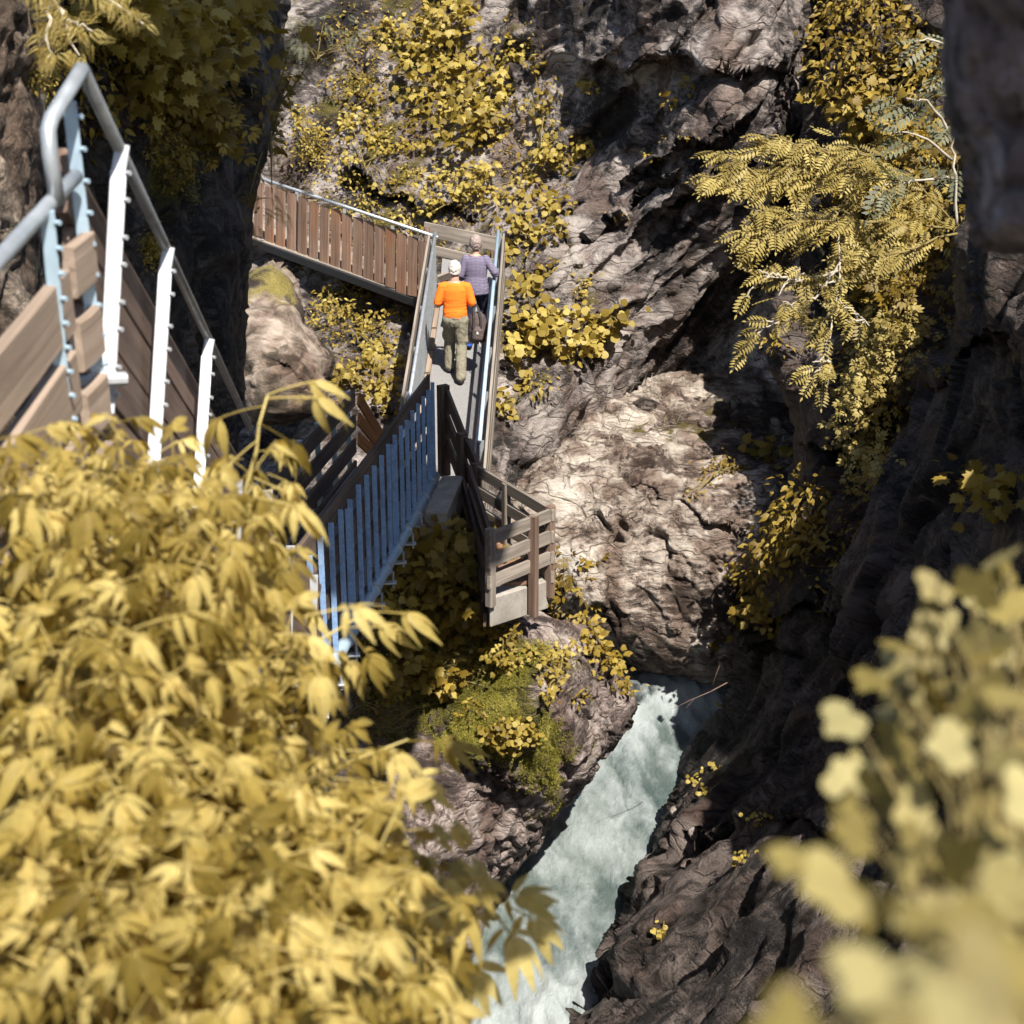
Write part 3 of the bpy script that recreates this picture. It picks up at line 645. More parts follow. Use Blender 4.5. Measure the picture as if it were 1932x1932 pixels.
b.hexa([x - UP * .33 for x in top] + top); base = b.build('base', m_conc, vp); mod = base.modifiers.new('b', 'BEVEL'); mod.width = .015
b = MB(); b.beam(P1.lerp(P4, .5) - UP * .735 + (P2 - P1) * .06, P2.lerp(P3, .5) - UP * .735 - (P2 - P1) * .06, (P3 - P2).length * .5, .04); b.build('floor', m_wred, vp)
fc = thing('fence', 'dark timber fence stepping down from the blue posts to the platform', 'fence', Q1 - UP * 1.1)
for q in (Q0, Q1):
    b = MB(); b.beam(q - UP * (1.1 if q is Q0 else 1.3), q, .13 if q is Q0 else .10, .10, (P2 - P1), .1, 2, .002); b.build('post', m_wdark, fc)
b = MB(); run_boards(b, Q0, Q1, (.12, .42, .72), .17, .04, Vector((.05, -.03, 0)), 2); run_boards(b, Q1, P1, (.12, .42, .72, 1.0), .16, .04, Vector((.05, -.03, 0)), 2)
run_boards(b, Q1 - UP * .2, P3 + Vector((-.06, .1, -.1)), (.35, .62, .9), .15, .04, sub=2)
b.build('board_panel', m_wdark, fc)

# ------------------------------------------------------------------ fences of the stair close on the left
SF = thing('fence', 'stair fence with bright white posts and brown boards descending to the gorge', 'fence', P(200, 800, 5.0))
ra, rb = P(155, 130, 4.3), P(446, 752, 8.4); rdir = (rb - ra).normalized()
b = MB(); b.tube([ra, ra.lerp(rb, .5), rb + rdir * .8], .0185, 14); b.build('handrail', m_rail, SF, True)
for (u0, v0, d0, u1, v1, d1) in ((225, 292, 4.87, 200, 780, 4.82), (313, 482, 5.84, 288, 900, 5.75), (391, 652, 7.1, 372, 960, 6.95)):
    t_, b_ = P(u0, v0, d0), P(u1, v1, d1); ud = (t_ - b_).normalized()
    b = MB(); b.beam(b_, t_ - ud * .05, .048, .02, (.25, -1, 0), .12); b.beam(t_ - ud * .05, t_ + ud * .02 + Vector((.01, 0, .01)), .042, .02, (.25, -1, 0), .12)
    for k in range(8):
        q = b_.lerp(t_, .93 - k * .125 + .02 * (k % 2)) + Vector((.025, -.005, 0)); b.tube([q, q + Vector((.014, -.006, 0))], .0075, 8)
    b.build('post', m_white, SF)
b = MB(); q = P(212, 716, 5.0); b.beam(P(148, 718, 4.72), P(238, 714, 4.78), .05, .035, (0, 0, 1), .3); b.build('bracket', m_white, SF)
b = MB(); run_boards(b, ra - rdir * .05, rb + rdir * .7, (.33, .55, .77, .99, 1.2), .185, .035, Vector((-.115, .14, 0)), 5, .003); b.build('board_panel', m_wmid, SF)
TF = thing('fence', 'fence of pale bleached boards and blue grey posts at the stair top', 'fence', P(110, 820, 4.4))
b = MB(); b.tube([ra, ra.lerp(P(96, 226, 4.15), .5), P(97, 224, 4.15), P(91, 245, 4.13), P(94, 290, 4.14), P(109, 386, 4.18)], .0205, 14); b.build('handrail', m_steel, TF, True)
b = MB(); b.tube([P(143, 333, 4.38), P(88, 390, 4.14), P(0, 488, 3.75), P(-150, 655, 3.25)], .0205, 14); b.build('handrail', m_steel, TF, True)
for (u0, v0, d0, u1, v1, d1) in ((131, 192, 4.35, 184, 700, 4.65), (89, 398, 4.1, 124, 800, 4.35), (-110, 640, 3.4, -90, 900, 3.6)):
    t_, b_ = P(u0, v0, d0), P(u1, v1, d1); b = MB(); b.beam(b_, t_, .036, .02, (.25, -1, 0), .12)
    for k in range(9):
        q = b_.lerp(t_, .95 - k * .115) + Vector((.02, -.005, 0)); b.tube([q, q + Vector((.013, -.005, 0))], .007, 8)
    b.build('post', m_bluegrey, TF)
b = MB(); a_, c_ = P(100, 402, 4.2), P(-150, 668, 3.3); run_boards(b, a_, c_, (.24, .46, .68, .9), .17, .035, Vector((0, .05, 0)), 3); b.build('board_panel', m_wpale, TF)
b = MB(); run_boards(b, P(112, 400, 4.25), P(152, 372, 4.42), (.17, .38, .58, .78), .14, .035, Vector((0, .05, 0)), 2); b.build('board_panel', m_wpale, TF)
LFN = thing('fence', 'bright post fence lower on the stair, showing in bits between leaves', 'fence', P(520, 1200, 9.8))
pts = [(448, 905, 8.6, 1110), (505, 925, 9.3, 1140), (548, 1030, 10.0, 1230), (592, 1085, 10.6, 1290)]
for (u, v, d, v1) in pts:
    b = MB(); b.beam(P(u - 6, v1, d + .2), P(u, v, d), .057, .02, (.25, -1, 0), .12); b.build('post', m_white, LFN)
b = MB(); run_boards(b, P(430, 880, 8.5), P(610, 1080, 10.8), (.2, .42, .64), .18, .035, Vector((-.05, .04, 0)), 2); b.build('board_panel', m_wmid, LFN)
st = thing('staircase', 'steel stair flight behind the white post fence, mostly hidden by leaves', 'staircase', P(250, 1100, 6))
left = Vector((-1, -.35, 0)).normalized(); sa = ra - UP * 1.3; n = 13
for k in range(n):
    q = ra.lerp(rb + rdir * .8, k / (n - 1)) - UP * 1.32; b = MB(); b.beam(q + left * .05, q + left * .95, .27, .04); b.build('tread', m_deck, st)
for s_ in (.04, .97):
    b = MB(); b.beam(ra - UP * 1.42 + left * s_, rb + rdir * .8 - UP * 1.42 + left * s_, .05, .2); b.build('stringer', m_steel, st)

# ================================================================== PEOPLE
def remesh(prims, voxel, smooth=6, disp=None):
    me = prims.mesh('tmp'); o = bpy.data.objects.new('tmp', me); COL.objects.link(o)
    m = o.modifiers.new('r', 'REMESH'); m.mode = 'VOXEL'; m.voxel_size = voxel
    m = o.modifiers.new('s', 'SMOOTH'); m.iterations = smooth; m.factor = .5
    dg = bpy.context.evaluated_depsgraph_get(); me2 = bpy.data.meshes.new_from_object(o.evaluated_get(dg))
    bpy.data.objects.remove(o); bpy.data.meshes.remove(me)
    V = np.zeros(len(me2.vertices) * 3, np.float32); me2.vertices.foreach_get('co', V); V = V.reshape(-1, 3).astype(float)
    if disp is not None:
        N = np.zeros(len(V) * 3, np.float32); me2.vertices.foreach_get('normal', N); V = V + N.reshape(-1, 3) * disp(V)[:, None]
        me2.vertices.foreach_set('co', V.astype(np.float32).ravel())
    me2.materials.clear(); me2.shade_smooth(); me2.update(); return me2
def limb(b, pts, rs, n=14):
    """tapering limb through joints, round at both ends"""
    pts = [Vector(p) for p in pts]; rings = []
    P_ = [pts[0]]; R_ = [rs[0]]
    for i in range(len(pts) - 1):
        for k in range(1, 6):
            t = k / 5; P_.append(pts[i].lerp(pts[i+1], t)); R_.append(rs[i] + (rs[i+1] - rs[i]) * t)
    for i, p in enumerate(P_):
        t = (P_[min(i+1, len(P_)-1)] - P_[max(i-1, 0)]).normalized(); x = t.cross(Vector((.31, .9, .2))).normalized(); y = t.cross(x)
        if i == 0:
            for f in (.97, .75, .4): rings.append((p - t * R_[0] * f, x * R_[0] * math.sqrt(1 - f * f), y * R_[0] * math.sqrt(1 - f * f)))
        rings.append((p, x * R_[i], y * R_[i]))
        if i == len(P_) - 1:
            for f in (.4, .75, .97): rings.append((p + t * R_[-1] * f, x * R_[-1] * math.sqrt(1 - f * f), y * R_[-1] * math.sqrt(1 - f * f)))
    b.loft(rings, n)
def ell(b, c, r, n=18, k=12):
    c = Vector(c); rings = []
    for i in range(k + 1):
        a = -math.pi / 2 + math.pi * (i + .02) / (k + .04); q = max(math.cos(a), .02)
        rings.append((c + UP * math.sin(a) * r[2], Vector((r[0] * q, 0, 0)), Vector((0, r[1] * q, 0))))
    b.loft(rings, n)
def torso(b, rows):
    b.loft([(Vector((x, y, z)), Vector((rx, 0, 0)), Vector((0, ry, 0))) for x, y, z, rx, ry in rows], 22)
def hand(b, w, d, n, s=1.):
    """palm and five bent fingers: wrist w, direction d, back-of-hand normal n, s = side of the thumb"""
    w = Vector(w); d = Vector(d).normalized(); n = Vector(n).normalized(); x = d.cross(n).normalized() * s
    b.loft([(w, x * .024, n * .019), (w + d * .03, x * .034, n * .017), (w + d * .065, x * .041, n * .015), (w + d * .09, x * .036, n * .012)], 12)
    for i, (o, L) in enumerate(((.030, .066), (.011, .076), (-.009, .071), (-.028, .056))):
        a = w + d * .082 + x * o; c = a + d * L * .45 - n * .012; e = c + d * L * .28 - n * .026; f = e + d * L * .05 - n * .026
        limb(b, [a, c, e, f], [.0092, .0088, .008, .0068], 8)
    a = w + d * .03 + x * .03; limb(b, [a, a + d * .03 + x * .022 - n * .008, a + d * .058 + x * .026 - n * .022], [.012, .0105, .008], 8)
def head(b, c, s=1., lean=0.):
    c = Vector(c)
    ell(b, c + Vector((0, -.008, .02)) * s, (.076 * s, .094 * s, .108 * s)); ell(b, c + Vector((0, .03, -.05)) * s, (.058 * s, .062 * s, .072 * s))
    limb(b, [c + Vector((0, .09, .015)) * s, c + Vector((0, .112, -.022)) * s], [.010 * s, .016 * s], 8)
    for k in (-1, 1): ell(b, c + Vector((.079 * k, 0, -.008)) * s, (.012 * s, .024 * s, .034 * s), 10, 8)
    ell(b, c + Vector((0, .086, -.066)) * s, (.024 * s, .01 * s, .009 * s), 10, 6)
    for k in (-1, 1): ell(b, c + Vector((.03 * k, .078, .02)) * s, (.022 * s, .012 * s, .008 * s), 10, 6)

m_skin = plain_mat('skin', (.52, .30, .215), .5, 0, .12, 30, .4, .1)
m_hairw = plain_mat('white_hair', (.58, .55, .51), .6, 0, .25, 90, .4, .6, .006)
m_hairg = plain_mat('grey_blond_hair', (.31, .245, .22), .6, 0, .3, 90, .4, .6, .006)
m_orange = plain_mat('orange_cotton', (.95, .20, .022), .85, 0, .07, 25, .2, .2)
m_olive = plain_mat('olive_trousers', (.235, .215, .16), .88, 0, .16, 25, .2, .3)
m_navy = plain_mat('navy_trousers', (.018, .022, .05), .85)
m_shoe = plain_mat('dark_shoe', (.03, .026, .024), .7)
m_shoeb = plain_mat('blue_shoe_trim', (.03, .12, .55), .5)
m_pack = plain_mat('backpack_cloth', (.085, .06, .055), .75, 0, .3, 40)
m_strap = plain_mat('strap_webbing', (.03, .024, .024), .8)
m_grey = plain_mat('pale_badge', (.62, .62, .6), .6)
k = NT('violet_grey_knit'); oc = k.coord()
wv = k.n('ShaderNodeTexWave', {'Vector': oc, 'Scale': 14., 'Distortion': 1.5, 'Detail': 2.}, bands_direction='Z').outputs['Fac']
wx = k.n('ShaderNodeTexWave', {'Vector': oc, 'Scale': 16., 'Distortion': 1.5, 'Detail': 2.}, bands_direction='X').outputs['Fac']
pt = k.math('MULTIPLY', wv, wx)
m_knit = k.done(k.pbr(k.ramp(pt, [(.1, (.115, .105, .185)), (.45, (.20, .175, .245)), (.8, (.33, .27, .26))]), .9, spec=.2))

def place(root, me_name, me, mat, parent=None):
    o = link(me_name, me, mat); o.parent = parent or root; return o
def folds(amp, zs=(7, 7, 26), seed=0., low=None):
    def f(V):
        w = ridged(V * np.array(zs) + seed, 3) - .4
        s = 1. if low is None else np.clip((low[0] - V[:, 2]) / low[1], .15, 1)
        return amp * w * s
    return f

def ray_deck(u, v):
    a = P(u, v, 1.) - Vector((0, 0, CAMZ)); a.normalize(); o = Vector((0, 0, CAMZ)); p0 = on_deck(0, .5) + nrm * .026
    t = (p0 - o).dot(nrm) / a.dot(nrm); return o + a * t
yaw = math.atan2(-ax.x, ax.y); slope = ax.z / math.hypot(ax.x, ax.y)

# --- man in orange, seen from behind, mid stride up the ramp, forearms held in front of him
foot = ray_deck(871, 722)
man = thing('person', 'white haired man in orange T-shirt and olive trousers walking away up the catwalk', 'person', foot + Vector((-.085, .10, .03)))
man.rotation_euler = (0, 0, yaw + math.radians(1)); man.scale = (.945,) * 3; sl = slope
LA, RA = (-.105, .20, .085 + .20 * sl), (.085, -.14, .10 - .14 * sl)
LK, RK = (-.095, .21, .56), (.088, .03, .52); HP = .96
b = MB()
torso(b, [(0, 0, HP - .10, .10, .08), (0, 0, HP - .04, .155, .11), (0, 0, HP + .03, .165, .115), (0, .005, HP + .15, .152, .105), (0, .0, HP + .30, .175, .115), (0, -.005, HP + .42, .185, .11), (0, -.005, HP + .49, .12, .085), (0, .0, HP + .53, .06, .06)])
limb(b, [(0, -.005, HP + .47), (0, .015, HP + .60)], [.068, .062])
head(b, (0, .035, HP + .685))
for sgn in (-1, 1):
    limb(b, [(.175 * sgn, -.005, HP + .445), (.262 * sgn, -.03, HP + .175), (.245 * sgn, .05, HP + .16), (.10 * sgn, .255, HP + .20)], [.050, .045, .043, .027])
    hand(b, (.10 * sgn, .255, HP + .20), (-.75 * sgn, .5, .1), (0, .25, 1), sgn)
for A, K, sgn in ((LA, LK, -1), (RA, RK, 1)):
    limb(b, [(.088 * sgn, 0, HP - .02), K, A], [.088, .056, .038]); limb(b, [A, (A[0], A[1] + .13, A[2] - .055)], [.04, .03])
body = place(man, 'body', remesh(b, .0075, 5), m_skin)
b = MB(); b2 = MB()
torso(b, [(0, 0, HP - .02, .172, .122), (0, 0, HP + .06, .176, .125), (0, .005, HP + .15, .17, .12), (0, .0, HP + .28, .186, .124), (0, -.005, HP + .40, .196, .12), (0, -.008, HP + .475, .145, .095), (0, -.005, HP + .515, .07, .066)])
for sgn in (-1, 1): limb(b, [(.09 * sgn, -.005, HP + .458), (.182 * sgn, -.006, HP + .44), (.215 * sgn, -.015, HP + .33), (.25 * sgn, -.025, HP + .215)], [.062, .070, .068, .063])
place(man, 'shirt', remesh(b, .0085, 5, folds(.0085, (5, 5, 22), 3., (HP + .42, .40))), m_orange)
b = MB()
torso(b, [(0, 0, HP - .14, .13, .095), (0, 0, HP - .06, .17, .122), (0, 0, HP + .0, .170, .12), (0, 0, HP + .05, .166, .117)])
for A, K, sgn in ((LA, LK, -1), (RA, RK, 1)):
    limb(b, [(.086 * sgn, 0, HP - .05), K, (A[0], A[1] - .005, A[2] + .005)], [.106, .080, .068])
    kk = Vector((.086 * sgn, 0, HP - .05)).lerp(Vector(K), .72); ell(b, kk + Vector((.06 * sgn, 0, -.02)), (.045, .065, .085), 12, 8)
place(man, 'trousers', remesh(b, .0085, 4, folds(.010, (13, 13, 9), 9.)), m_olive)
for A, rr in ((LA, .0), (RA, .5)):
    b = MB(); A = Vector(A); t = A + Vector((0, .17, -.055 - .0)); hz = Vector((0, 0, -.055))
    limb(b, [A + Vector((0, -.035, -.045)), A + Vector((0, .06, -.05)), A + Vector((0, .155, -.055 + .05 * sl))], [.047, .047, .04], 14); ell(b, A + Vector((0, -.01, -.005)), (.05, .055, .05), 12, 8)
    sh = place(man, 'shoe', remesh(b, .008, 3), m_shoe)
def hair(root, c, mat, s=1., cut=-.06, extra=.006, seed=1.):
    b = MB(); c = Vector(c); ell(b, c + Vector((0, -.012, .022)) * s, ((.077 + extra) * s, (.094 + extra) * s, (.109 + extra) * s), 26, 18); ell(b, c + Vector((0, -.055, -.03)) * s, (.068 * s, .05 * s, .055 * s), 16, 10)
    me = remesh(b, .006, 3, lambda V: .009 * ridged(V * np.array((30, 30, 18)) + seed, 3)); bm = bmesh.new(); bm.from_mesh(me)
    kill = [v for v in bm.verts if (v.co.y > c.y + .045 * s and v.co.z < c.z + .062 * s) or v.co.z < c.z + cut * s or (v.co.z < c.z - .01 * s and v.co.y > c.y - .012)]
    bmesh.ops.delete(bm, geom=kill, context='VERTS'); bm.to_mesh(me); bm.free(); me.shade_smooth(); return place(root, 'hair', me, mat)
hair(man, (0, .035, HP + .685), m_hairw)
def eyes(root, c, s=1.):
    for k in (-1, 1):
        b = MB(); ell(b, Vector(c) + Vector((.03 * k, .080, .004)) * s, (.011 * s,) * 3, 10, 8); place(root, 'eye', b.mesh('eye', True), m_grey)
eyes(man, (0, .035, HP + .685))

# --- woman ahead of him with her right hand on the rail
wp = ray_deck(871, 722) + ax * 1.95 + side * .15; wp = ray_deck(899, 652); WT = (wp - on_deck(0, .5)).dot(ax); wp = wp + nrm * .01
wo_ = thing('person', 'grey haired woman in violet grey knit top with one hand on the rail', 'person', wp)
wo_.rotation_euler = (0, 0, yaw); wo_.scale = (.945,) * 3; HW = .93
LA, RA = (-.10, -.10, .10 - .10 * sl), (.07, .16, .10 + .16 * sl); LK, RK = (-.10, .03, .50), (.085, .17, .55)
b = MB()
torso(b, [(0, 0, HW - .10, .11, .09), (0, 0, HW - .03, .17, .125), (0, 0, HW + .04, .165, .12), (0, .005, HW + .15, .145, .105), (0, .0, HW + .28, .165, .115), (0, -.005, HW + .395, .165, .10), (0, -.005, HW + .45, .10, .075), (0, .0, HW + .49, .052, .052)])
limb(b, [(0, -.005, HW + .44), (0, .015, HW + .56)], [.052, .047]); head(b, (0, .03, HW + .64), .97)
rel = Matrix.LocRotScale(wp, wo_.rotation_euler, wo_.scale)
rail = rel.inverted() @ (RN + ax * (WT + .10))
limb(b, [(.155, -.005, HW + .42), (.30, -.07, HW + .21), (.30, -.03, HW + .19), (rail.x - .02, rail.y - .06, rail.z + .05)], [.052, .042, .04, .025])
hand(b, (rail.x - .02, rail.y - .06, rail.z + .05), (.15, .95, .0), (0, -.05, 1), -1)
limb(b, [(-.155, -.005, HW + .42), (-.235, -.03, HW + .17), (-.225, .04, HW + .12), (-.17, .24, HW + .10)], [.052, .042, .04, .025]); hand(b, (-.17, .24, HW + .10), (.3, .9, -.1), (-.4, .1, .9), -1)
for A, K, sgn in ((LA, LK, -1), (RA, RK, 1)):
    limb(b, [(.09 * sgn, 0, HW - .02), K, A], [.088, .055, .038]); limb(b, [A, (A[0], A[1] + .12, A[2] - .055)], [.038, .028])
place(wo_, 'body', remesh(b, .0075, 5), m_skin)
b = MB()
torso(b, [(0, 0, HW - .12, .19, .14), (0, 0, HW - .04, .192, .142), (0, 0, HW + .06, .178, .13), (0, .005, HW + .15, .165, .118), (0, .0, HW + .28, .18, .125), (0, -.005, HW + .385, .175, .11), (0, -.008, HW + .435, .125, .088), (0, -.005, HW + .465, .085, .07)])
limb(b, [(.15, -.005, HW + .415), (.30, -.07, HW + .21), (.30, -.03, HW + .19), Vector((.30, -.03, HW + .19)).lerp(Vector((rail.x - .02, rail.y - .06, rail.z + .05)), .62)], [.064, .056, .054, .043])
limb(b, [(-.15, -.005, HW + .415), (-.235, -.03, HW + .17), (-.225, .04, HW + .12), (-.19, .17, HW + .11)], [.064, .056, .054, .043])
place(wo_, 'top', remesh(b, .0085, 5, folds(.008, (6, 6, 20), 23., (HW + .35, .35))), m_knit)
b = MB(); torso(b, [(0, 0, HW - .14, .14, .10), (0, 0, HW - .06, .175, .128), (0, 0, HW + .03, .168, .122)])
for A, K, sgn in ((LA, LK, -1), (RA, RK, 1)): limb(b, [(.088 * sgn, 0, HW - .05), K, (A[0], A[1], A[2] + .0)], [.104, .075, .062])
place(wo_, 'trousers', remesh(b, .009, 4, folds(.006, (13, 13, 9), 29.)), m_navy)
for A in (LA, RA):
    b = MB(); A = Vector(A); limb(b, [A + Vector((0, -.03, -.045)), A + Vector((0, .06, -.05)), A + Vector((0, .14, -.055 + .05 * sl))], [.045, .044, .037], 14); ell(b, A + Vector((0, -.008, -.005)), (.047, .052, .05), 12, 8)
    sh = place(wo_, 'shoe', remesh(b, .008, 3), m_shoe)
    b = MB(); b.beam(A + Vector((-.04, -.075, -.03)), A + Vector((.04, -.075, -.03)), .02, .035); place(wo_, 'heel_patch', b.mesh('heel_patch'), m_shoeb, sh)
hair(wo_, (0, .03, HW + .64), m_hairg, .97, -.075, .012, 6.); eyes(wo_, (0, .03, HW + .64), .97)

# --- backpack hanging from the man's right arm
mm = Matrix.LocRotScale(man.location, man.rotation_euler, man.scale)
bc = Vector((.335, .02, HP - .17))
pk = thing('backpack', 'dark brown backpack hanging by its strap at the right side of the man', 'backpack', mm @ Vector((.33, .02, HP - .42)))
pk.rotation_euler = (0, 0, yaw); off = Vector((.33, .02, HP - .42))
b = MB(); q = bc - off
b.loft([(q + Vector((0, 0, -.235)), Vector((.085, 0, 0)), Vector((0, .07, 0))), (q + Vector((0, 0, -.20)), Vector((.125, 0, 0)), Vector((0, .10, 0))), (q + Vector((.005, 0, -.08)), Vector((.135, .01, 0)), Vector((-.01, .11, 0))), (q + Vector((0, 0, .06)), Vector((.125, .01, 0)), Vector((0, .10, 0))), (q + Vector((-.005, 0, .15)), Vector((.10, 0, 0)), Vector((0, .08, 0))), (q + Vector((0, 0, .195)), Vector((.05, 0, 0)), Vector((0, .05, 0)))], 20)
place(pk, 'bag', remesh(b, .009, 4, folds(.007, (11, 11, 11), 41.)), m_pack)
b = MB(); b.loft([(q + Vector((.01, -.11, -.19)), Vector((.07, 0, 0)), Vector((0, .03, 0))), (q + Vector((.01, -.125, -.15)), Vector((.085, 0, 0)), Vector((0, .045, 0))), (q + Vector((.01, -.12, -.03)), Vector((.08, 0, 0)), Vector((0, .04, 0))), (q + Vector((.01, -.10, .02)), Vector((.06, 0, 0)), Vector((0, .025, 0)))], 16)
pkt = place(pk, 'pocket', remesh(b, .009, 4, folds(.004, (14, 14, 14), 44.)), m_pack)
b = MB(); b.add([q + Vector((-.012, -.172, -.075)), q + Vector((.02, -.173, -.078)), q + Vector((.014, -.171, -.04)), q + Vector((-.006, -.170, -.038))], [[0, 1, 2, 3]]); place(pk, 'badge', b.mesh('badge'), m_grey, pkt)
for dx in (-.045, .05):
    b = MB(); pts = [q + Vector((dx, -.10, -.15)), q + Vector((dx * 1.1, -.135, .0)), q + Vector((dx, -.11, .14)), q + Vector((dx * .6 - .02, -.05, .27)), q + Vector((-.07 + dx * .2, -.0, .36))]
    for a_, c_ in zip(pts, pts[1:]): b.beam(a_, c_, .03, .008, (0, -1, .2))
    place(pk, 'strap', b.mesh('strap'), m_strap)
b = MB(); b.tube([q + Vector((.03, -.15, -.2)), q + Vector((.045, -.15, -.29))], .008, 6); place(pk, 'strap_end', b.mesh('strap_end'), m_grey)
# ================================================================== VEGETATION
def T_(V, F): return np.array(V, float), np.array(F, int)
def ovate(L=1., w=.5, rows=5, fold=.16, droop=.25, tip=1.6, pet=.12):
    """one leaf blade along +y, folded on its midrib and drooping to the tip"""
    V, F = [], []
    for i in range(rows + 1):
        t = i / rows; hw = .5 * w * math.sin(math.pi * min(1, t ** .75)) ** .9 * (1 - .25 * t) if 0 < i < rows else .012
        y = L * (pet + (1 - pet) * t); z = -droop * L * t * t
        V += [(-hw, y, z + fold * hw), (0, y, z), (hw, y, z + fold * hw)]
    for i in range(rows):
        a = i * 3
        for j in (0, 1): F += [(a+j, a+j+1, a+j+4), (a+j, a+j+4, a+j+3)]
    return T_(V, F)
def fan(outline, droop=.15, dish=.0):
    """flat blade from an outline around (0, .45)"""
    V = [(0, .42, .03)]; n = len(outline)
    for x, y in outline: V.append((x, y, -droop * (x * x + max(0, y - .3) ** 2) + dish * math.hypot(x, y - .45)))
    return T_(V, [(0, 1 + i, 1 + (i + 1) % n) for i in range(n)])
def lobed():
    half = [(0, 0), (.10, .10), (.34, .02), (.30, .17), (.52, .30), (.40, .38), (.50, .58), (.30, .55), (.24, .66), (.22, .82), (.12, .78)]
    o = half + [(0, 1.05)] + [(-x, y) for x, y in reversed(half[1:])]
    return fan(o, .28)
def roundleaf():
    o = [(.0, .16)] + [(.5 * math.sin(a) * (1 + .05 * math.cos(5 * a)), .48 - .5 * math.cos(a) * (1 + .05 * math.cos(4 * a))) for a in np.linspace(.35, 2 * math.pi - .35, 13)]
    return fan(o, .25, .08)
def merge(parts):
    V, F, o = [], [], 0
    for v, f in parts: V.append(v); F.append(f + o); o += len(v)
    return np.concatenate(V), np.concatenate(F)
def xf(t, s=1., rz=0., pos=(0, 0, 0), rx=0., ry=0.):
    v, f = t; m = (Matrix.Translation(pos) @ Matrix.Rotation(rz, 4, 'Z') @ Matrix.Rotation(ry, 4, 'Y') @ Matrix.Rotation(rx, 4, 'X'))
    M = np.array(m); return (v * s) @ M[:3, :3].T + M[:3, 3], f
def pinnate(n=6, w=.40, sl=.33):
    lf = ovate(1., w, 3, .1, .1); P_ = []
    for i in range(n):
        y = .16 + .78 * i / n; s = sl * math.sin(math.pi * (.22 + .70 * i / n)) ** .7; z = -.22 * y * y
        for k in (-1, 1): P_.append(xf(lf, s, -k * math.radians(66), (0, y, z), rx=-.12))
    P_.append(xf(lf, sl * .7, 0, (0, .93, -.2)))
    v = np.array([(-.006, 0, 0), (.006, 0, 0), (.006, .5, -.055), (-.006, .5, -.055), (.004, .95, -.2), (-.004, .95, -.2)]); P_.append((v, np.array([(0, 1, 2), (0, 2, 3), (3, 2, 4), (3, 4, 5)])))
    return merge(P_)
def fern(n=14):
    P_ = []
    for i in range(n):
        y = .1 + .9 * i / n; s = .30 * (1 - (y - .15) ** 2 * .98) * min(1, y * 4); z = -.45 * y * y
        for k in (-1, 1):
            v = np.array([(0, 0, 0), (.5 * .16, .5, .02), (0, 1, -.1), (-.5 * .16, .5, .02)]); P_.append(xf((v, np.array([(0, 1, 2), (0, 2, 3)])), max(s, .02), -k * math.radians(72), (0, y, z)))
    return merge(P_)
def blade():
    V = []
    for i in range(4): t = i / 3; V += [(-.012 * (1 - t) - .001, t, .2 * t - .75 * t * t), (.012 * (1 - t) + .001, t, .2 * t - .75 * t * t)]
    return T_(V, [(0, 1, 3), (0, 3, 2), (2, 3, 5), (2, 5, 4), (4, 5, 7), (4, 7, 6)])
def elder():
    """compound leaf on an arched stalk: a drooping fan of five to seven lance shaped leaflets at its end"""
    lf = ovate(1., random.uniform(.25, .31), 7, .20, random.uniform(.30, .55), pet=.04); P_ = []
    z = lambda y: .16 * y - .30 * y * y
    P_.append(xf(lf, .56 * random.uniform(.9, 1.1), random.uniform(-.1, .1), (0, .55, z(.55)), rx=-.55 + random.uniform(-.2, .2)))
    for an, s, y in ((36, .53, .53), (74, .45, .50), (112, .34, .44)):
        for k in (-1, 1):
            if an == 112 and random.random() < .45: continue
            P_.append(xf(lf, s * random.uniform(.85, 1.1), -k * math.radians(an + random.uniform(-9, 9)), (0, y, z(y)), rx=-.5 + random.uniform(-.3, .2), ry=k * random.uniform(0, .4)))
    V, F = [], []
    for i in range(5):
        y = .55 * i / 4; r = .012
        for j in range(3): a = 2.1 * j; V.append((r * math.cos(a), y, z(y) + r * math.sin(a) - .004))
    for i in range(4):
        for j in range(3): a, c = i*3+j, i*3+(j+1)%3; F += [(a, c, c+3), (a, c+3, a+3)]
    P_.append(T_(V, F)); return merge(P_)
def trefoil():
    """three broad rounded lobes, each scalloped"""
    P_ = []
    for an in (-62, 0, 62):
        o = [(0, 0)] + [(.26 * math.sin(a) * (1 + .16 * math.sin(3 * a + .4)), .34 - .30 * math.cos(a) * (1 + .13 * abs(math.sin(1.5 * a)))) for a in np.linspace(.5, 2 * math.pi - .5, 22)]
        V = [(0, .3, .02)] + [(x, y, -.45 * x * x - .25 * max(0, y - .2) ** 2 + .05) for x, y in o]; n = len(o)
        P_.append(xf(T_(V, [(0, 1 + i, 1 + (i + 1) % n) for i in range(n)]), .95, math.radians(an), (0, .02, 0), rx=.1))
    return merge(P_)
def sprig():
    return merge([xf(ovate(1., .46, 3, .15, .2), .62, math.radians(a), (0, y, 0), rx=r) for a, y, r in ((62, .1, .1), (-62, .12, .1), (28, .3, .0), (-30, .32, 0.), (0, .42, -.1))])
TEMPL = {'ovate': ovate(1., .52, 4), 'lobed': lobed(), 'round': roundleaf(), 'pinnate': pinnate(), 'fern': fern(), 'blade': blade(), 'sprig': sprig(), 'trefoil': trefoil()}

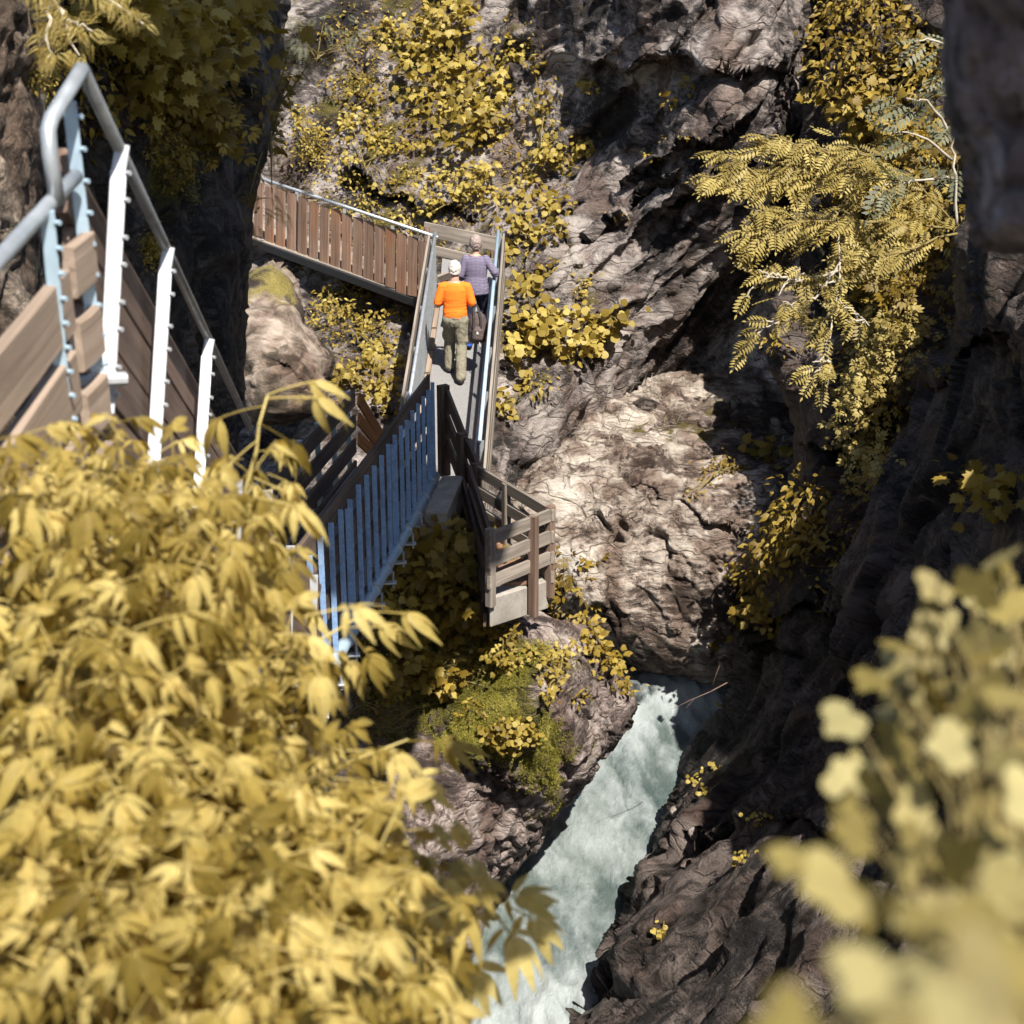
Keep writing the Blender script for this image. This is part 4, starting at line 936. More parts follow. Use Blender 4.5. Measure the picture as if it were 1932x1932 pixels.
def leaves_mesh(name, tmpl, pos, nrm_, tip, size, rnd=None):
    """many copies of one blade, as one crown: pos, facing normal, tip direction, size per leaf"""
    V, F = tmpl; n = len(pos)
    N = nrm_ / (np.linalg.norm(nrm_, axis=1)[:, None] + 1e-9); T = tip - N * (tip * N).sum(1)[:, None]; T /= np.linalg.norm(T, axis=1)[:, None] + 1e-9
    X = np.cross(T, N); R = np.stack([X, T, N], 2) * size[:, None, None]
    A = np.einsum('nij,vj->nvi', R, V) + pos[:, None]
    Fa = (F[None] + (np.arange(n) * len(V))[:, None, None]).reshape(-1, 3)
    r = RNG.random(n) if rnd is None else rnd
    return mesh_np(name, A.reshape(-1, 3), [Fa], {'rnd': np.repeat(r, len(V))})

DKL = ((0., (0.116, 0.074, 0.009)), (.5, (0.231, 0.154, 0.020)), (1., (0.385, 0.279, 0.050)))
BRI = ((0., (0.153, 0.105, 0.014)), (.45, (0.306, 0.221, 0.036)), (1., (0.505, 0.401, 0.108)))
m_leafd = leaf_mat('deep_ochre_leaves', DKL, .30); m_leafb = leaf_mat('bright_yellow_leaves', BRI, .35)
m_leafp = leaf_mat('pale_rowan_leaves', ((0., (0.217, 0.164, 0.042)), (.5, (0.319, 0.245, 0.068)), (1., (0.450, 0.361, 0.120))), .3)
m_leafg = leaf_mat('grey_green_leaves', ((0., (.09, .095, .055)), (1., (.20, .205, .13))), .3)
m_elder = leaf_mat('soft_yellow_leaves', ((0., (0.155, 0.108, 0.016)), (.4, (0.40, 0.300, 0.073)), (1., (0.68, 0.555, 0.21))), .44, .55, .3)
m_tref = leaf_mat('pale_rounded_leaves', ((0., (0.13, 0.098, 0.016)), (.5, (0.265, 0.212, 0.068)), (1., (0.38, 0.33, 0.15))), .25, .55, .3)
m_stem = plain_mat('plant_stem', (.20, .15, .05), .8); m_twig = plain_mat('pale_bark', (.40, .35, .28), .85, bump=.4); m_stemy = plain_mat('yellow_stem', (.52, .42, .15), .7)
m_grass = leaf_mat('dry_grass', ((0., (.10, .08, .02)), (1., (.32, .26, .09))), .25)
CAMP = np.array([0, 0, CAMZ])

def spots(blobs, n):
    w = np.array([b[2] * b[3] for b in blobs], float); k = RNG.choice(len(blobs), n, p=w / w.sum()); B = np.array(blobs, float)[k]
    r = np.sqrt(RNG.random(n)) * (1 + .12 * RNG.normal(size=n)); a = RNG.random(n) * 2 * np.pi
    lump = 1 + .28 * np.sin(a * 3 + k * 1.7) + .16 * np.sin(a * 7 + k)
    return B[:, 0] + B[:, 2] * r * np.cos(a) * lump, B[:, 1] + B[:, 3] * r * np.sin(a) * lump, np.clip(r, 0, 1)
def crown_cloud(blobs, mass, n, thick, size):
    """leaves gather on shoots: rosettes spread through the thickness of the plant, so light and dark clumps form"""
    m = max(3, int(n * .8) // 9); u, v, r = spots([(b[0], b[1], b[2] * .82, b[3] * .82) for b in blobs], m); p, nn = mass.at(u, v)
    toc = CAMP - p; toc /= np.linalg.norm(toc, axis=1)[:, None]
    h = RNG.random(m) ** .7 * thick * np.sqrt(np.maximum(1 - r ** 2, .06)); c = p + toc * (h + .03)[:, None] + np.array([0, 0, .3]) * h[:, None]
    k = np.repeat(np.arange(m), 9); q = len(k); o = RNG.normal(size=(q, 3)) * np.array([1.15, .8, .75]) * size * .95
    tint = np.clip(.5 + .24 * RNG.normal(size=m)[k] + .16 * RNG.normal(size=q) + RNG.uniform(-.14, .14), 0, 1)
    return c[k] + o, toc[k], o / (np.linalg.norm(o, axis=1)[:, None] + 1e-9), tint
NPL = 0
def plant(name, label, cat, blobs, mass, n, kind, size, mat, thick=.5, group=None, face=.55, droop=.5, stems=True, jit=.55, part='foliage'):
    global NPL; NPL += 1
    if mass is cliff_far: size *= .72; thick *= .8; n = int(n * .72)
    p, toc, od, tint = crown_cloud(blobs, mass, n, thick, size); m = len(p)
    N = np.array([0, -.15, .75]) + toc * face + RNG.normal(size=(m, 3)) * jit
    T = RNG.normal(size=(m, 3)) * .45 + od * .9 + toc * .35 + np.array([0, 0, -droop])
    sz = size * (.62 + .7 * RNG.random(m))
    bu = np.average([b[0] for b in blobs], weights=[b[2] * b[3] for b in blobs]); bv = np.average([b[1] + b[3] * .6 for b in blobs], weights=[b[2] * b[3] for b in blobs])
    base = mass.at(bu, bv)[0]
    root = thing(name, label, cat, tuple(base), group)
    link(part, leaves_mesh(part, TEMPL[kind], p, N, T, sz, tint), mat, root)
    if stems:
        b = MB(); b0 = Vector(base.tolist())
        for k in RNG.choice(m, min(m, 9), replace=False):
            e = Vector(p[k].tolist()); mid = b0.lerp(e, .5) + Vector((0, -.08, .10)) * max(thick, .3)
            b.tube([b0 + Vector(RNG.normal(size=3).tolist()) * .05, mid, e], [.012, .009, .004], 5, False)
        link('stem', b.mesh('stem'), m_stem, root)
    return root
A_, Cm, Dm, Fm = cliff_far, outcrop, cliff_right, cliff_left
far = dict(mass=A_)
# --- sunlit plants of the far cliff
plant('shrub', 'tall bright yellow shrub hanging high on the cliff above the catwalk', 'shrub', [(850,50,100,90),(810,150,80,70),(890,190,85,75),(880,265,55,40)], A_, 1500, 'lobed', .20, m_leafb, .9)
plant('shrub', 'bright yellow bushy shrub above the left end of the plank bridge', 'shrub', [(580,262,50,55),(600,300,35,35),(565,225,30,30)], A_, 800, 'ovate', .11, m_leafb, .8)
plant('shrub', 'loose yellow shrub on pale rock between the tall shrub and the plank bridge', 'shrub', [(690,270,55,50),(720,330,40,30),(665,240,30,25)], A_, 420, 'lobed', .12, m_leafb, .4)
plant('shrub', 'leafy patch spreading on the cliff just above the bridge handrail', 'shrub', [(860,345,70,45),(820,390,55,35),(920,330,45,40)], A_, 650, 'lobed', .13, m_leafb, .5)
plant('shrub', 'large leaved patch on the cliff right of the far end of the catwalk', 'shrub', [(990,440,45,45),(1030,390,40,35),(985,500,30,35)], A_, 330, 'round', .15, m_leafb, .4)
plant('shrub', 'big round leaved plant mass in sun beside the outer catwalk boards', 'shrub', [(1000,585,60,65),(1060,625,65,50),(985,660,45,45),(1090,660,45,30)], A_, 820, 'round', .17, m_leafb, .7)
plant('plant', 'cluster of round leaves on the dark ledge right of the sunny plant mass', 'plant', [(1165,602,45,22),(1190,585,25,15)], A_, 90, 'round', .19, m_leafb, .35)
plant('shrub', 'sunlit shrub directly under the plank bridge next to the brown boulder', 'shrub', [(640,590,65,42),(600,560,30,20)], A_, 620, 'ovate', .12, m_leafb, .6)
plant('shrub', 'rounded yellow shrub under the bridge near the catwalk posts', 'shrub', [(705,640,55,50),(745,600,30,30)], A_, 520, 'ovate', .13, m_leafb, .6)
plant('shrub', 'lowest yellow shrub below the plank bridge above the orange boards', 'shrub', [(690,715,60,40),(730,750,35,35)], A_, 520, 'lobed', .13, m_leafb, .5)
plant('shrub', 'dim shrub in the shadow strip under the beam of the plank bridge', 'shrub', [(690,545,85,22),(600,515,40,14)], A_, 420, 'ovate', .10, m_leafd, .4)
plant('shrub', 'slim leafy shrub high on the cliff right of the tall shrub', 'shrub', [(1010,165,40,45),(1035,230,28,35),(1025,285,26,22)], A_, 300, 'lobed', .15, m_leafb, .4)
plant('fern', 'grey feathery fern tuft at the top between dark rock and cliff', 'fern', [(590,70,40,40),(610,120,28,30)], A_, 90, 'fern', .5, m_leafg, .4)
plant('shrub', 'shaded shrub over the cliff edge left of the tall yellow shrub', 'shrub', [(650,60,50,60),(690,150,45,45),(625,160,30,30)], A_, 420, 'ovate', .12, m_leafd, .4)
tuft = 'small yellow leaf tuft rooted in cracks of the sunlit cliff around the catwalk'
for (u, v, r, kd) in [(700,190,26,'lobed'),(760,420,24,'ovate'),(690,385,30,'ovate'),(960,380,30,'lobed'),(1060,300,20,'round'),(1095,275,14,'round'),(940,480,20,'round'),(1050,455,22,'round'),(955,90,26,'lobed'),(1100,540,18,'ovate'),(770,690,28,'lobed'),(760,480,18,'ovate'),(1040,520,26,'round'),(950,760,18,'round'),(1010,730,18,'ovate'),(930,240,40,'lobed'),(1000,330,24,'lobed'),(770,270,35,'lobed'),(730,60,34,'lobed'),(640,400,28,'ovate'),(790,330,26,'ovate'),(1130,640,26,'round'),(660,330,24,'ovate'),(1110,170,14,'lobed')]:
    plant('plant', tuft, 'plant', [(u, v, r * 1.25, r)], A_, int(60 + r * 3), kd, .12, m_leafb, .28, 'leaf tufts on the sunlit cliff', stems=False)
for (u, v, w, h, sz) in [(1290,260,40,8,.05),(1230,300,16,8,.07),(1260,190,14,8,.08),(1150,395,40,14,.05),(1290,170,10,8,.16)]:
    plant('plant', 'tiny clinging plant on the bare overhanging grey slab of the cliff', 'plant', [(u, v, w, h)], A_, 60, 'ovate', sz * 1.4, m_leafd, .15, 'tiny plants on the grey slab', stems=False)
for (u, v, lb) in [(1305,742,'five fingered leaf plant at the top of the rubble gully'),(1455,862,'star shaped yellow leaf at the upper edge of the pale river rock')]:
    plant('plant', lb, 'plant', [(u, v, 16, 10)], boulders_far if v > 800 else A_, 26, 'lobed', .22, m_leafb, .3)
plant('plant', 'low green gold plant growing over the crest of the pale river rock', 'plant', [(1370,880,45,14),(1340,905,25,8),(1300,940,16,8)], boulders_far, 260, 'ovate', .07, m_leafd, .15)
# --- right side
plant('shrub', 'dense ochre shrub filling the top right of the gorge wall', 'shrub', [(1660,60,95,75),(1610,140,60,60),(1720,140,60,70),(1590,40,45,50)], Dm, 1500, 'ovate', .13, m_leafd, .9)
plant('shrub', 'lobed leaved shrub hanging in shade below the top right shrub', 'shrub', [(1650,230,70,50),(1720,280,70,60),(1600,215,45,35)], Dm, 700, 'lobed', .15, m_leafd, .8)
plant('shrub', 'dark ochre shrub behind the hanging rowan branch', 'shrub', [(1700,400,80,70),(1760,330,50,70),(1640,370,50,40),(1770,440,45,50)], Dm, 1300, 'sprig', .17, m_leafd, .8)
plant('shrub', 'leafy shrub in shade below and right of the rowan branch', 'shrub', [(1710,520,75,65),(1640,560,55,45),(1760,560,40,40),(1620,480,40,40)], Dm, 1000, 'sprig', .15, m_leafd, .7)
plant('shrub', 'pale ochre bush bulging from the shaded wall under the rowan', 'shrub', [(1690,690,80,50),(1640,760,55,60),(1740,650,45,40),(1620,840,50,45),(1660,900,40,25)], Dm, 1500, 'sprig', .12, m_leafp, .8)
plant('shrub', 'oval leaved bush on the dark ledge right of the pale river rock', 'shrub', [(1500,1000,50,60),(1460,1060,40,40),(1530,950,30,35),(1440,1100,28,25)], Dm, 950, 'ovate', .13, m_leafd, .6)
plant('shrub', 'lower dim bush trailing from the dark ledge towards the river', 'shrub', [(1425,1160,36,25),(1395,1190,24,22)], Dm, 300, 'lobed', .11, m_leafd, .4)
plant('plant', 'few round leaves on the rock corner above the river head', 'plant', [(1378,1222,28,10)], Dm, 16, 'round', .20, m_leafb, .3)
plant('plant', 'sparse bright sprig over the water at the dark rock corner', 'plant', [(1340,1330,30,24),(1315,1365,24,14),(1300,1355,18,8)], Dm, 60, 'ovate', .10, m_leafb, .35)
plant('shrub', 'lobed leaf spray in deep shade near the right edge', 'shrub', [(1830,905,45,20),(1900,935,45,25),(1880,960,40,18)], Dm, 130, 'lobed', .15, m_leafd, .4)
plant('plant', 'dim trailing plant in the dark under the rowan branch', 'plant', [(1480,650,60,25),(1430,690,50,20)], Dm, 120, 'ovate', .09, m_leafd, .3)
for (u, v) in [(1345,1440),(1310,1470),(1330,1500),(1420,1640),(1455,1560),(1270,1780),(1650,1300)]:
    plant('plant', 'tiny yellow seedling on the dark wet rock beside the river', 'plant', [(u, v, 10, 9)], Dm, 16, 'round', .05, m_leafb, .1, 'seedlings on the wet rock', stems=False)
# rowan: boughs reach out over the gorge from the right wall, each carrying feathered leaves
def bough_plant(name, label, cat, boughs, size, mat, per=10, spread=.22, bark=m_twig, kind='pinnate', up=.6):
    root = thing(name, label, cat, boughs[0][0]); b = MB(); pos, N, T = [], [], []
    for bo in boughs:
        pts = [Vector(p) for p in bo]; L = sum((c - a).length for a, c in zip(pts, pts[1:]))
        sm = []
        for i in range(len(pts) - 1):
            for k in range(4): sm.append(pts[i].lerp(pts[i+1], k / 4) + Vector(RNG.normal(size=3).tolist()) * .012)
        sm.append(pts[-1]); b.tube(sm, [.013 * (1 - .8 * i / len(sm)) + .002 for i in range(len(sm))], 6)
        for i in range(int(per * L)):
            t = (.12 + .9 * RNG.random()) * (len(sm) - 1); i0 = int(min(t, len(sm) - 2)); q = sm[i0].lerp(sm[i0+1], t - i0); dr = (sm[i0+1] - sm[i0]).normalized()
            pos.append(q + Vector(RNG.normal(size=3).tolist()) * spread * .35 * (1 - t / len(sm) * .6)); N.append(np.array([0, -.45, up]) + RNG.normal(size=3) * .28)
            sd = RNG.choice([-1, 1]); T.append(np.array(dr) * .7 + np.array([-.35, -.3, -.35]) + np.array([0, 0, .75 * sd]) + RNG.normal(size=3) * .3)
    pos = np.array([tuple(p) for p in pos])
    link('foliage', leaves_mesh('foliage', TEMPL[kind], pos, np.array(N), np.array(T), size * (.7 + .5 * RNG.random(len(pos)))), mat, root)
    link('branch', b.mesh('branch', True), bark, root); return root
def bw(*a): return [P(*x) for x in a]
def side_twigs(main, k, ln, dirs):
    out = [main]; pts = [Vector(p) for p in main]
    for i in range(k):
        t = (.25 + .75 * (i + .5) / k) * (len(pts) - 1); i0 = int(min(t, len(pts) - 2)); q = pts[i0].lerp(pts[i0+1], t - i0); dx, dz = dirs[i % len(dirs)]; L = ln * random.uniform(.6, 1.1)
        out.append([q, q + Vector((dx * .5, -.12, dz * .5 + .05)) * L, q + Vector((dx, -.25, dz)) * L])
    return out
DR = [(-.9, -.25), (-.7, .45), (-.95, .1), (-.5, -.7), (-.8, .3), (-.7, -.5)]
bg_ = side_twigs(bw((1790,430,17.2),(1640,350,16.7),(1500,320,16.3),(1395,345,16)), 9, .62, DR) + side_twigs(bw((1640,350,16.7),(1560,285,16.4),(1450,258,16.2)), 6, .42, DR) + side_twigs(bw((1790,430,17.2),(1650,420,16.6),(1530,415,16.2),(1440,440,16)), 7, .5, DR) + side_twigs(bw((1800,420,17.2),(1720,340,16.8),(1620,285,16.5)), 5, .45, DR) + side_twigs(bw((1800,440,17.2),(1690,480,16.7),(1610,490,16.4)), 4, .45, DR)
bough_plant('rowan', 'sunlit rowan branch with feathered leaves reaching left across the gorge', 'tree', bg_, .26, m_leafp, 21, .15, up=.75, bark=m_stem)
bg_ = side_twigs(bw((1586,430,16.4),(1584,520,16.3),(1570,600,16.2),(1560,735,16.1)), 3, .3, DR) + side_twigs(bw((1590,490,16.3),(1540,560,16.2),(1480,605,16.1),(1420,628,16)), 4, .3, DR) + side_twigs(bw((1580,510,16.3),(1520,530,16.2),(1440,520,16)), 6, .36, DR) + side_twigs(bw((1575,560,16.3),(1610,590,16.2),(1640,615,16.1)), 3, .3, DR) + [bw((1560,640,16.2),(1550,690,16.1),(1535,705,16.1))]
bough_plant('rowan', 'hanging rowan twigs with bare pale stems below the sunlit branch', 'tree', bg_, .26, m_leafp, 10, .12, up=.75)
bough_plant('rowan', 'grey green feathered spray beside the near dark rock, in shade', 'tree', [bw((1806,430,15.1),(1802,330,15),(1800,260,15),(1800,160,15),(1800,85,15)), bw((1800,300,15),(1730,255,14.8),(1690,250,14.7)), bw((1800,260,15),(1750,190,14.8),(1710,185,14.7)), bw((1800,90,15),(1760,75,14.8),(1720,75,14.7)), bw((1802,330,15),(1720,340,14.8),(1670,350,14.6))], .34, m_leafg, 8, .16)
tw = thing('dead_branch', 'thin bare twig reaching over the water head from the dark corner', 'branch', P(1390, 1280, 19.6))
b = MB(); b.tube(bw((1372,1288,19.9),(1340,1305,19.7),(1300,1322,19.6),(1268,1338,19.5)), [.008, .006, .004, .002], 6); b.tube(bw((1340,1305,19.7),(1352,1270,19.6),(1358,1255,19.6)), [.005, .003, .002], 6); b.tube(bw((1310,1318,19.6),(1295,1335,19.5)), [.003, .0015], 5)
link('twig', b.mesh('twig', True), m_wmid, tw)
# --- upper left
plant('shrub', 'large lobed leaved shrub spilling over the dark rock at upper left', 'shrub', [(230,60,90,60),(350,90,85,55),(420,60,60,50),(290,150,70,45),(180,20,60,40)], Fm, 1300, 'lobed', .125, m_leafb, 1.0)
plant('shrub', 'shaded trailing plant hanging below the large leaved shrub', 'shrub', [(330,210,60,35),(370,250,40,45),(280,190,40,25)], Fm, 330, 'sprig', .14, m_leafd, .5)
plant('plant', 'mossy leaf cushion on the shaded rock behind the white posts', 'plant', [(280,280,40,40),(300,340,30,40)], Fm, 700, 'ovate', .035, m_leafd, .15, stems=False)
plant('plant', 'sunlit moss tuft just right of the second white post', 'plant', [(270,470,22,40)], Fm, 900, 'ovate', .03, m_leafb, .12, stems=False)
plant('fern', 'row of dim ferns along the edge of the dark rock column', 'fern', [(515,110,18,60),(498,250,14,55),(478,370,10,45)], Fm, 150, 'fern', .2, m_leafd, .4)
plant('shrub', 'leafy fringe on the rock edge above the brown bridge planks', 'shrub', [(545,180,25,50),(530,280,22,40)], Fm, 320, 'ovate', .09, m_leafd, .4)
fir = bough_plant('fir_branch', 'dry drooping conifer branch at the top left corner', 'branch', [bw((60,-60,8),(110,20,7.8),(150,105,7.7)), bw((90,-20,7.9),(95,60,7.7),(90,110,7.6)), bw((130,-60,8),(190,-10,7.9),(270,45,7.8)), bw((110,20,7.8),(140,50,7.7),(175,60,7.7))], .10, m_leafp, 110, .10, kind='fern')
plant('plant', 'moss pad hanging from the sunlit rock by the rail loop', 'plant', [(88,170,10,40),(70,150,8,20)], rock_leftnear, 500, 'ovate', .03, m_leafb, .1, stems=False)
# --- centre, in shade below the blue posts, and on the mossy rock
plant('shrub', 'lobed leaved shrub in shade between blue posts and the timber platform', 'shrub', [(840,1090,65,55),(880,1150,50,45),(800,1060,40,40),(870,1040,35,35)], Cm, 1100, 'lobed', .15, m_leafd, .6)
plant('shrub', 'dark trailing shrub in the hollow left of the mossy rock', 'shrub', [(760,1250,60,40),(810,1290,45,30),(720,1290,35,30),(750,1170,35,40)], Cm, 650, 'lobed', .11, m_leafd, .5)
plant('plant', 'climbing leaves on the concrete block under the walk', 'plant', [(880,985,22,42),(868,940,12,25)], Cm, 230, 'ovate', .09, m_leafd, .4)
plant('shrub', 'bright lobed plant along the left edge of the mossy rock top', 'shrub', [(945,1205,35,25),(930,1245,40,28),(965,1230,30,25)], Cm, 210, 'lobed', .06, m_leafb, .25)
plant('shrub', 'yellow leafy plant on top of the mossy rock below the platform', 'shrub', [(1035,1250,40,26),(1030,1290,28,26),(1060,1230,25,20)], Cm, 210, 'lobed', .06, m_leafb, .25)
plant('plant', 'small round leaved plant halfway down the mossy rock', 'plant', [(950,1395,30,22),(985,1380,24,18),(960,1375,20,14)], Cm, 330, 'round', .06, m_leafb, .2)
plant('shrub', 'leafy plant trailing over the river side crest of the mossy rock', 'shrub', [(1120,1210,40,26),(1150,1245,32,24),(1160,1275,28,18),(1090,1180,26,20)], Cm, 420, 'lobed', .075, m_leafd, .3)
plant('plant', 'spray of leaves beside the right post of the platform', 'plant', [(1052,1095,16,40),(1062,1140,22,25)], boulders_far, 90, 'sprig', .22, m_leafd, .4)
for (u, v) in [(1180,1300),(1110,1320),(890,1350),(700,1330),(860,1230)]:
    plant('plant', 'little leaf tuft dotted over the rim of the mossy rock', 'plant', [(u, v, 18, 14)], Cm, 70, 'ovate', .06, m_leafd, .15, 'tufts round the mossy rock', stems=False)
# grass and moss pile that nobody could count
def cover(name, mass, blobs, n, kind, size, mat, lift=.0, up=.8, kind_='stuff'):
    u, v, r = spots(blobs, n); p, nn = mass.at(u + RNG.uniform(-2, 2, n), v + RNG.uniform(-2, 2, n)); p = p + RNG.normal(size=p.shape) * .012
    toc = CAMP - p; toc /= np.linalg.norm(toc, axis=1)[:, None]
    N = RNG.normal(size=(n, 3)) + toc * .4; T = nn * .8 + np.array([0, 0, .2]) + RNG.normal(size=(n, 3)) * .5
    if kind != 'blade' and kind != 'pile': N = nn * .6 + np.array([0, 0, .5]) + RNG.normal(size=(n, 3)) * .5; T = RNG.normal(size=(n, 3)) + np.array([0, 0, -.4])
    tag(link(name, leaves_mesh(name, TEMPL[kind], p, N, T, size * (.5 + RNG.random(n))), mat), kind=kind_)
TEMPL['pile'] = T_([(-.16, 0, 0), (.16, 0, 0), (0, 1, .1)], [(0, 1, 2)])
m_moss = leaf_mat('moss_pile', ((0., (.13, .115, .016)), (.5, (.26, .235, .04)), (1., (.40, .355, .085))), .25, .8, .2)
def moss_pile(mass, blobs, n, thr):
    u, v, r = spots(blobs, n); p, nn = mass.at(u, v); k = 1.3 * fbm(p * 1.9 + 7, 5) + .42 * (1 - r) > thr; p, nn = p[k], nn[k]; m = len(p)
    p = p + RNG.normal(size=p.shape) * .015; N = RNG.normal(size=(m, 3)) * .6 + nn; T = nn * .5 + np.array([0, -.2, -.25]) + RNG.normal(size=(m, 3)) * .6
    tag(link('moss', leaves_mesh('moss', TEMPL['pile'], p, N, T, .019 * (.5 + RNG.random(m)), np.clip(.5 + .9 * fbm(p * 3.3, 3) + .2 * RNG.normal(size=m), 0, 1)), m_moss), kind='stuff')
moss_pile(Cm, [(905,1330,105,115),(1030,1395,60,110),(970,1265,110,60),(1040,1490,22,55),(860,1400,45,60)], 120000, .02)
moss_pile(Fm, [(300,320,70,90),(270,470,40,60),(150,90,80,80)], 9000, .2)
cover('grass', Cm, [(740,1300,60,30),(700,1370,60,30),(900,1100,60,90),(860,1230,50,60)], 3500, 'blade', .26, m_grass)
cover('ground_cover', A_, [(760,250,190,230),(850,430,160,60),(1000,600,110,130),(660,640,110,110),(650,120,60,150)], 2500, 'ovate', .07, m_leafb)
cover('ground_cover', A_, [(760,250,190,260),(1000,200,70,180),(680,620,130,140),(1020,420,80,110)], 9000, 'ovate', .06, m_leafd)
cover('ground_cover', Dm, [(1690,300,110,320),(1660,650,110,220),(1550,1000,70,110)], 9000, 'ovate', .085, m_leafd)
cover('ground_cover', Cm, [(830,1120,110,130),(750,1260,90,80)], 5000, 'ovate', .07, m_leafd)
cover('ground_cover', Fm, [(280,120,190,150),(330,230,80,70)], 3500, 'ovate', .07, m_leafd)
# dead sticks and fallen leaves washed into the gully
def litter():
    b = MB()
    for k in range(110):
        u = RNG.normal(1230, 90); v = 800 - (u - 1150) * .42 + RNG.normal(0, 30); p, _ = (boulders_far if v > 775 else A_).at(u, v); q = Vector(p.tolist()); d = Vector((RNG.normal(), RNG.normal() * .6, RNG.normal() * .35)).normalized() * RNG.uniform(.05, .22)
        b.tube([q - d + UP * .05, q + UP * .07, q + d + UP * .05], [.006, .007, .004], 5)
    tag(b.build('driftwood_litter', m_wgrey), kind='stuff')
litter()
# stones wedged in the split of the right bank
for (u, v, rx, rz, lb) in [(1222,1612,.10,.08,'pale bluish stone wedged at the lip of the dark bank over the water'),(1262,1590,.13,.07,'flat dark stone wedged beside the pale bluish stone in the bank split'),(1290,1575,.09,.09,'rounded brown stone deepest in the split of the dark bank'),(1300,1622,.13,.045,'long flat stone lying under the split of the dark bank'),(1272,1530,.07,.08,'upright pale stone at the top of the split of the dark bank'),(1218,768,.20,.12,'dark angular block lying in the rubble gully'),(1330,790,.12,.08,'pale block at the upper right of the rubble gully')]:
    mss = Dm if v > 1400 else boulders_far; p, n_ = mss.at(u, v); bm = bmesh.new(); bmesh.ops.create_icosphere(bm, subdivisions=4, radius=1.); V = np.array([x.co[:] for x in bm.verts]); Fx = np.array([[x.index for x in f.verts] for f in bm.faces]); bm.free()
    t, fis, cell = rock_disp(V * .5 + RNG.random(3) * 20, .5, None, .5, (1, 1, 1)); V = V * (1 + t * 1.3)[:, None] * np.array([rx, rx * .8, rz]); toc = CAMP - p; toc /= np.linalg.norm(toc)
    o = link('stone', mesh_np('stone', V, [Fx], {**rock_attrs(V * 3 + p, fis, cell, None), 'moss': V[:, 0] * 0}), m_out if v != 1590 and v != 768 else m_right); o.location = tuple(p + toc * .05); tag(o, lb, 'stone')

# ------------------------------------------------------------------ the big bush close on the left
BUSH = chaikin([(-60,800),(60,785),(180,800),(330,860),(420,830),(480,840),(505,920),(490,980),(530,1060),(560,1110),(610,1180),(580,1240),(550,1300),(640,1370),(700,1410),(660,1490),(760,1570),(840,1640),(875,1700),(830,1790),(800,1860),(820,2050),(-120,2100),(-120,920)], 1)
def bush():
    tips = []
    for _ in range(30000):
        u = RNG.uniform(-110, 860); v = RNG.uniform(740, 2080); d = RNG.uniform(3.1, 4.3)
        if all((u - a) ** 2 + (v - b_) ** 2 + ((d - c) * 170) ** 2 > 55 ** 2 for a, b_, c in tips): tips.append((u, v, d))
        if len(tips) > 1300: break
    tips = np.array(tips); sd, _ = sdf(BUSH, tips[:, 0], tips[:, 1]); tips = tips[sd > 0]; sd = sd[sd > 0]
    u, v, d = tips.T; d = d + .25 - .55 * np.sqrt(np.clip(sd / 260, 0, 1)) - .75 * np.clip((v - 1150) / 800, 0, 1)
    gap = fbm(np.stack([u / 120, v / 120, d], 1) + 3, 3); k = (gap > -.13) & (gz(u, v, 640, 1830, 130, 60) < .6 + .4 * RNG.random(len(u))); u, v, d, sd = u[k], v[k], d[k], sd[k]
    c = Pn(u, v, d); cen = Pn(150, 1500, 4.6); ax_ = c - cen; ax_ /= np.linalg.norm(ax_, axis=1)[:, None]; ax_ = ax_ * .8 + np.array([.1, -.25, .45])
    p, T, N = [], [], []
    for i in range(len(c)):
        a = ax_[i] / np.linalg.norm(ax_[i]); x = np.cross(a, [.2, .1, 1.]); x /= np.linalg.norm(x); y = np.cross(a, x); m = RNG.integers(5, 8); ph = RNG.random() * 6.28
        for j in range(m):
            an = ph + j * 2.4; r = x * math.cos(an) + y * math.sin(an)
            t = r * .85 + a * RNG.uniform(.15, .75) + np.array([0, -.1, -.12]); p.append(c[i] - a * .035 * j + r * .015); T.append(t); N.append(a * .6 + np.array([.02, -.25, .75]) + RNG.normal(size=3) * .16)
    p = np.array(p); T = np.array(T); N = np.array(N); n = len(p)
    root = thing('elder_bush', 'big pale yellow bush with lance shaped leaflets filling the lower left', 'bush', P(100, 2050, 5.2))
    sz = .160 * (.55 + .65 * RNG.random(n)); tm = [elder() for _ in range(9)]; idx = RNG.integers(0, 9, n)
    V, F, R, o = [], [], [], 0
    for j in range(9):
        m = idx == j; me = leaves_mesh('t', tm[j], p[m], N[m], T[m], sz[m]); bpy.data.meshes.remove(me) if False else None
        c = np.zeros(len(me.vertices) * 3, np.float32); me.vertices.foreach_get('co', c); f = np.zeros(len(me.loops), np.int32); me.loops.foreach_get('vertex_index', f)
        r = np.zeros(len(me.vertices), np.float32); me.attributes['rnd'].data.foreach_get('value', r); V.append(c.reshape(-1, 3)); F.append(f.reshape(-1, 3) + o); R.append(r); o += len(r); bpy.data.meshes.remove(me)
    link('foliage', mesh_np('foliage', np.concatenate(V), [np.concatenate(F)], {'rnd': np.concatenate(R)}), m_elder, root)
    b = MB()
    for k in RNG.choice(n, 140, replace=False):
        e = Vector(p[k].tolist()); s0 = P(RNG.uniform(-80, 260), 2150, RNG.uniform(4.6, 5.6)); mid = s0.lerp(e, .55) + Vector((RNG.normal() * .1, .12, .12))
        b.tube([s0, s0.lerp(mid, .5) + Vector((0, .03, .04)), mid, e], [.016, .012, .008, .0035], 6, False)
    link('stem', b.mesh('stem', True), m_stemy, root)
    return root
bush()
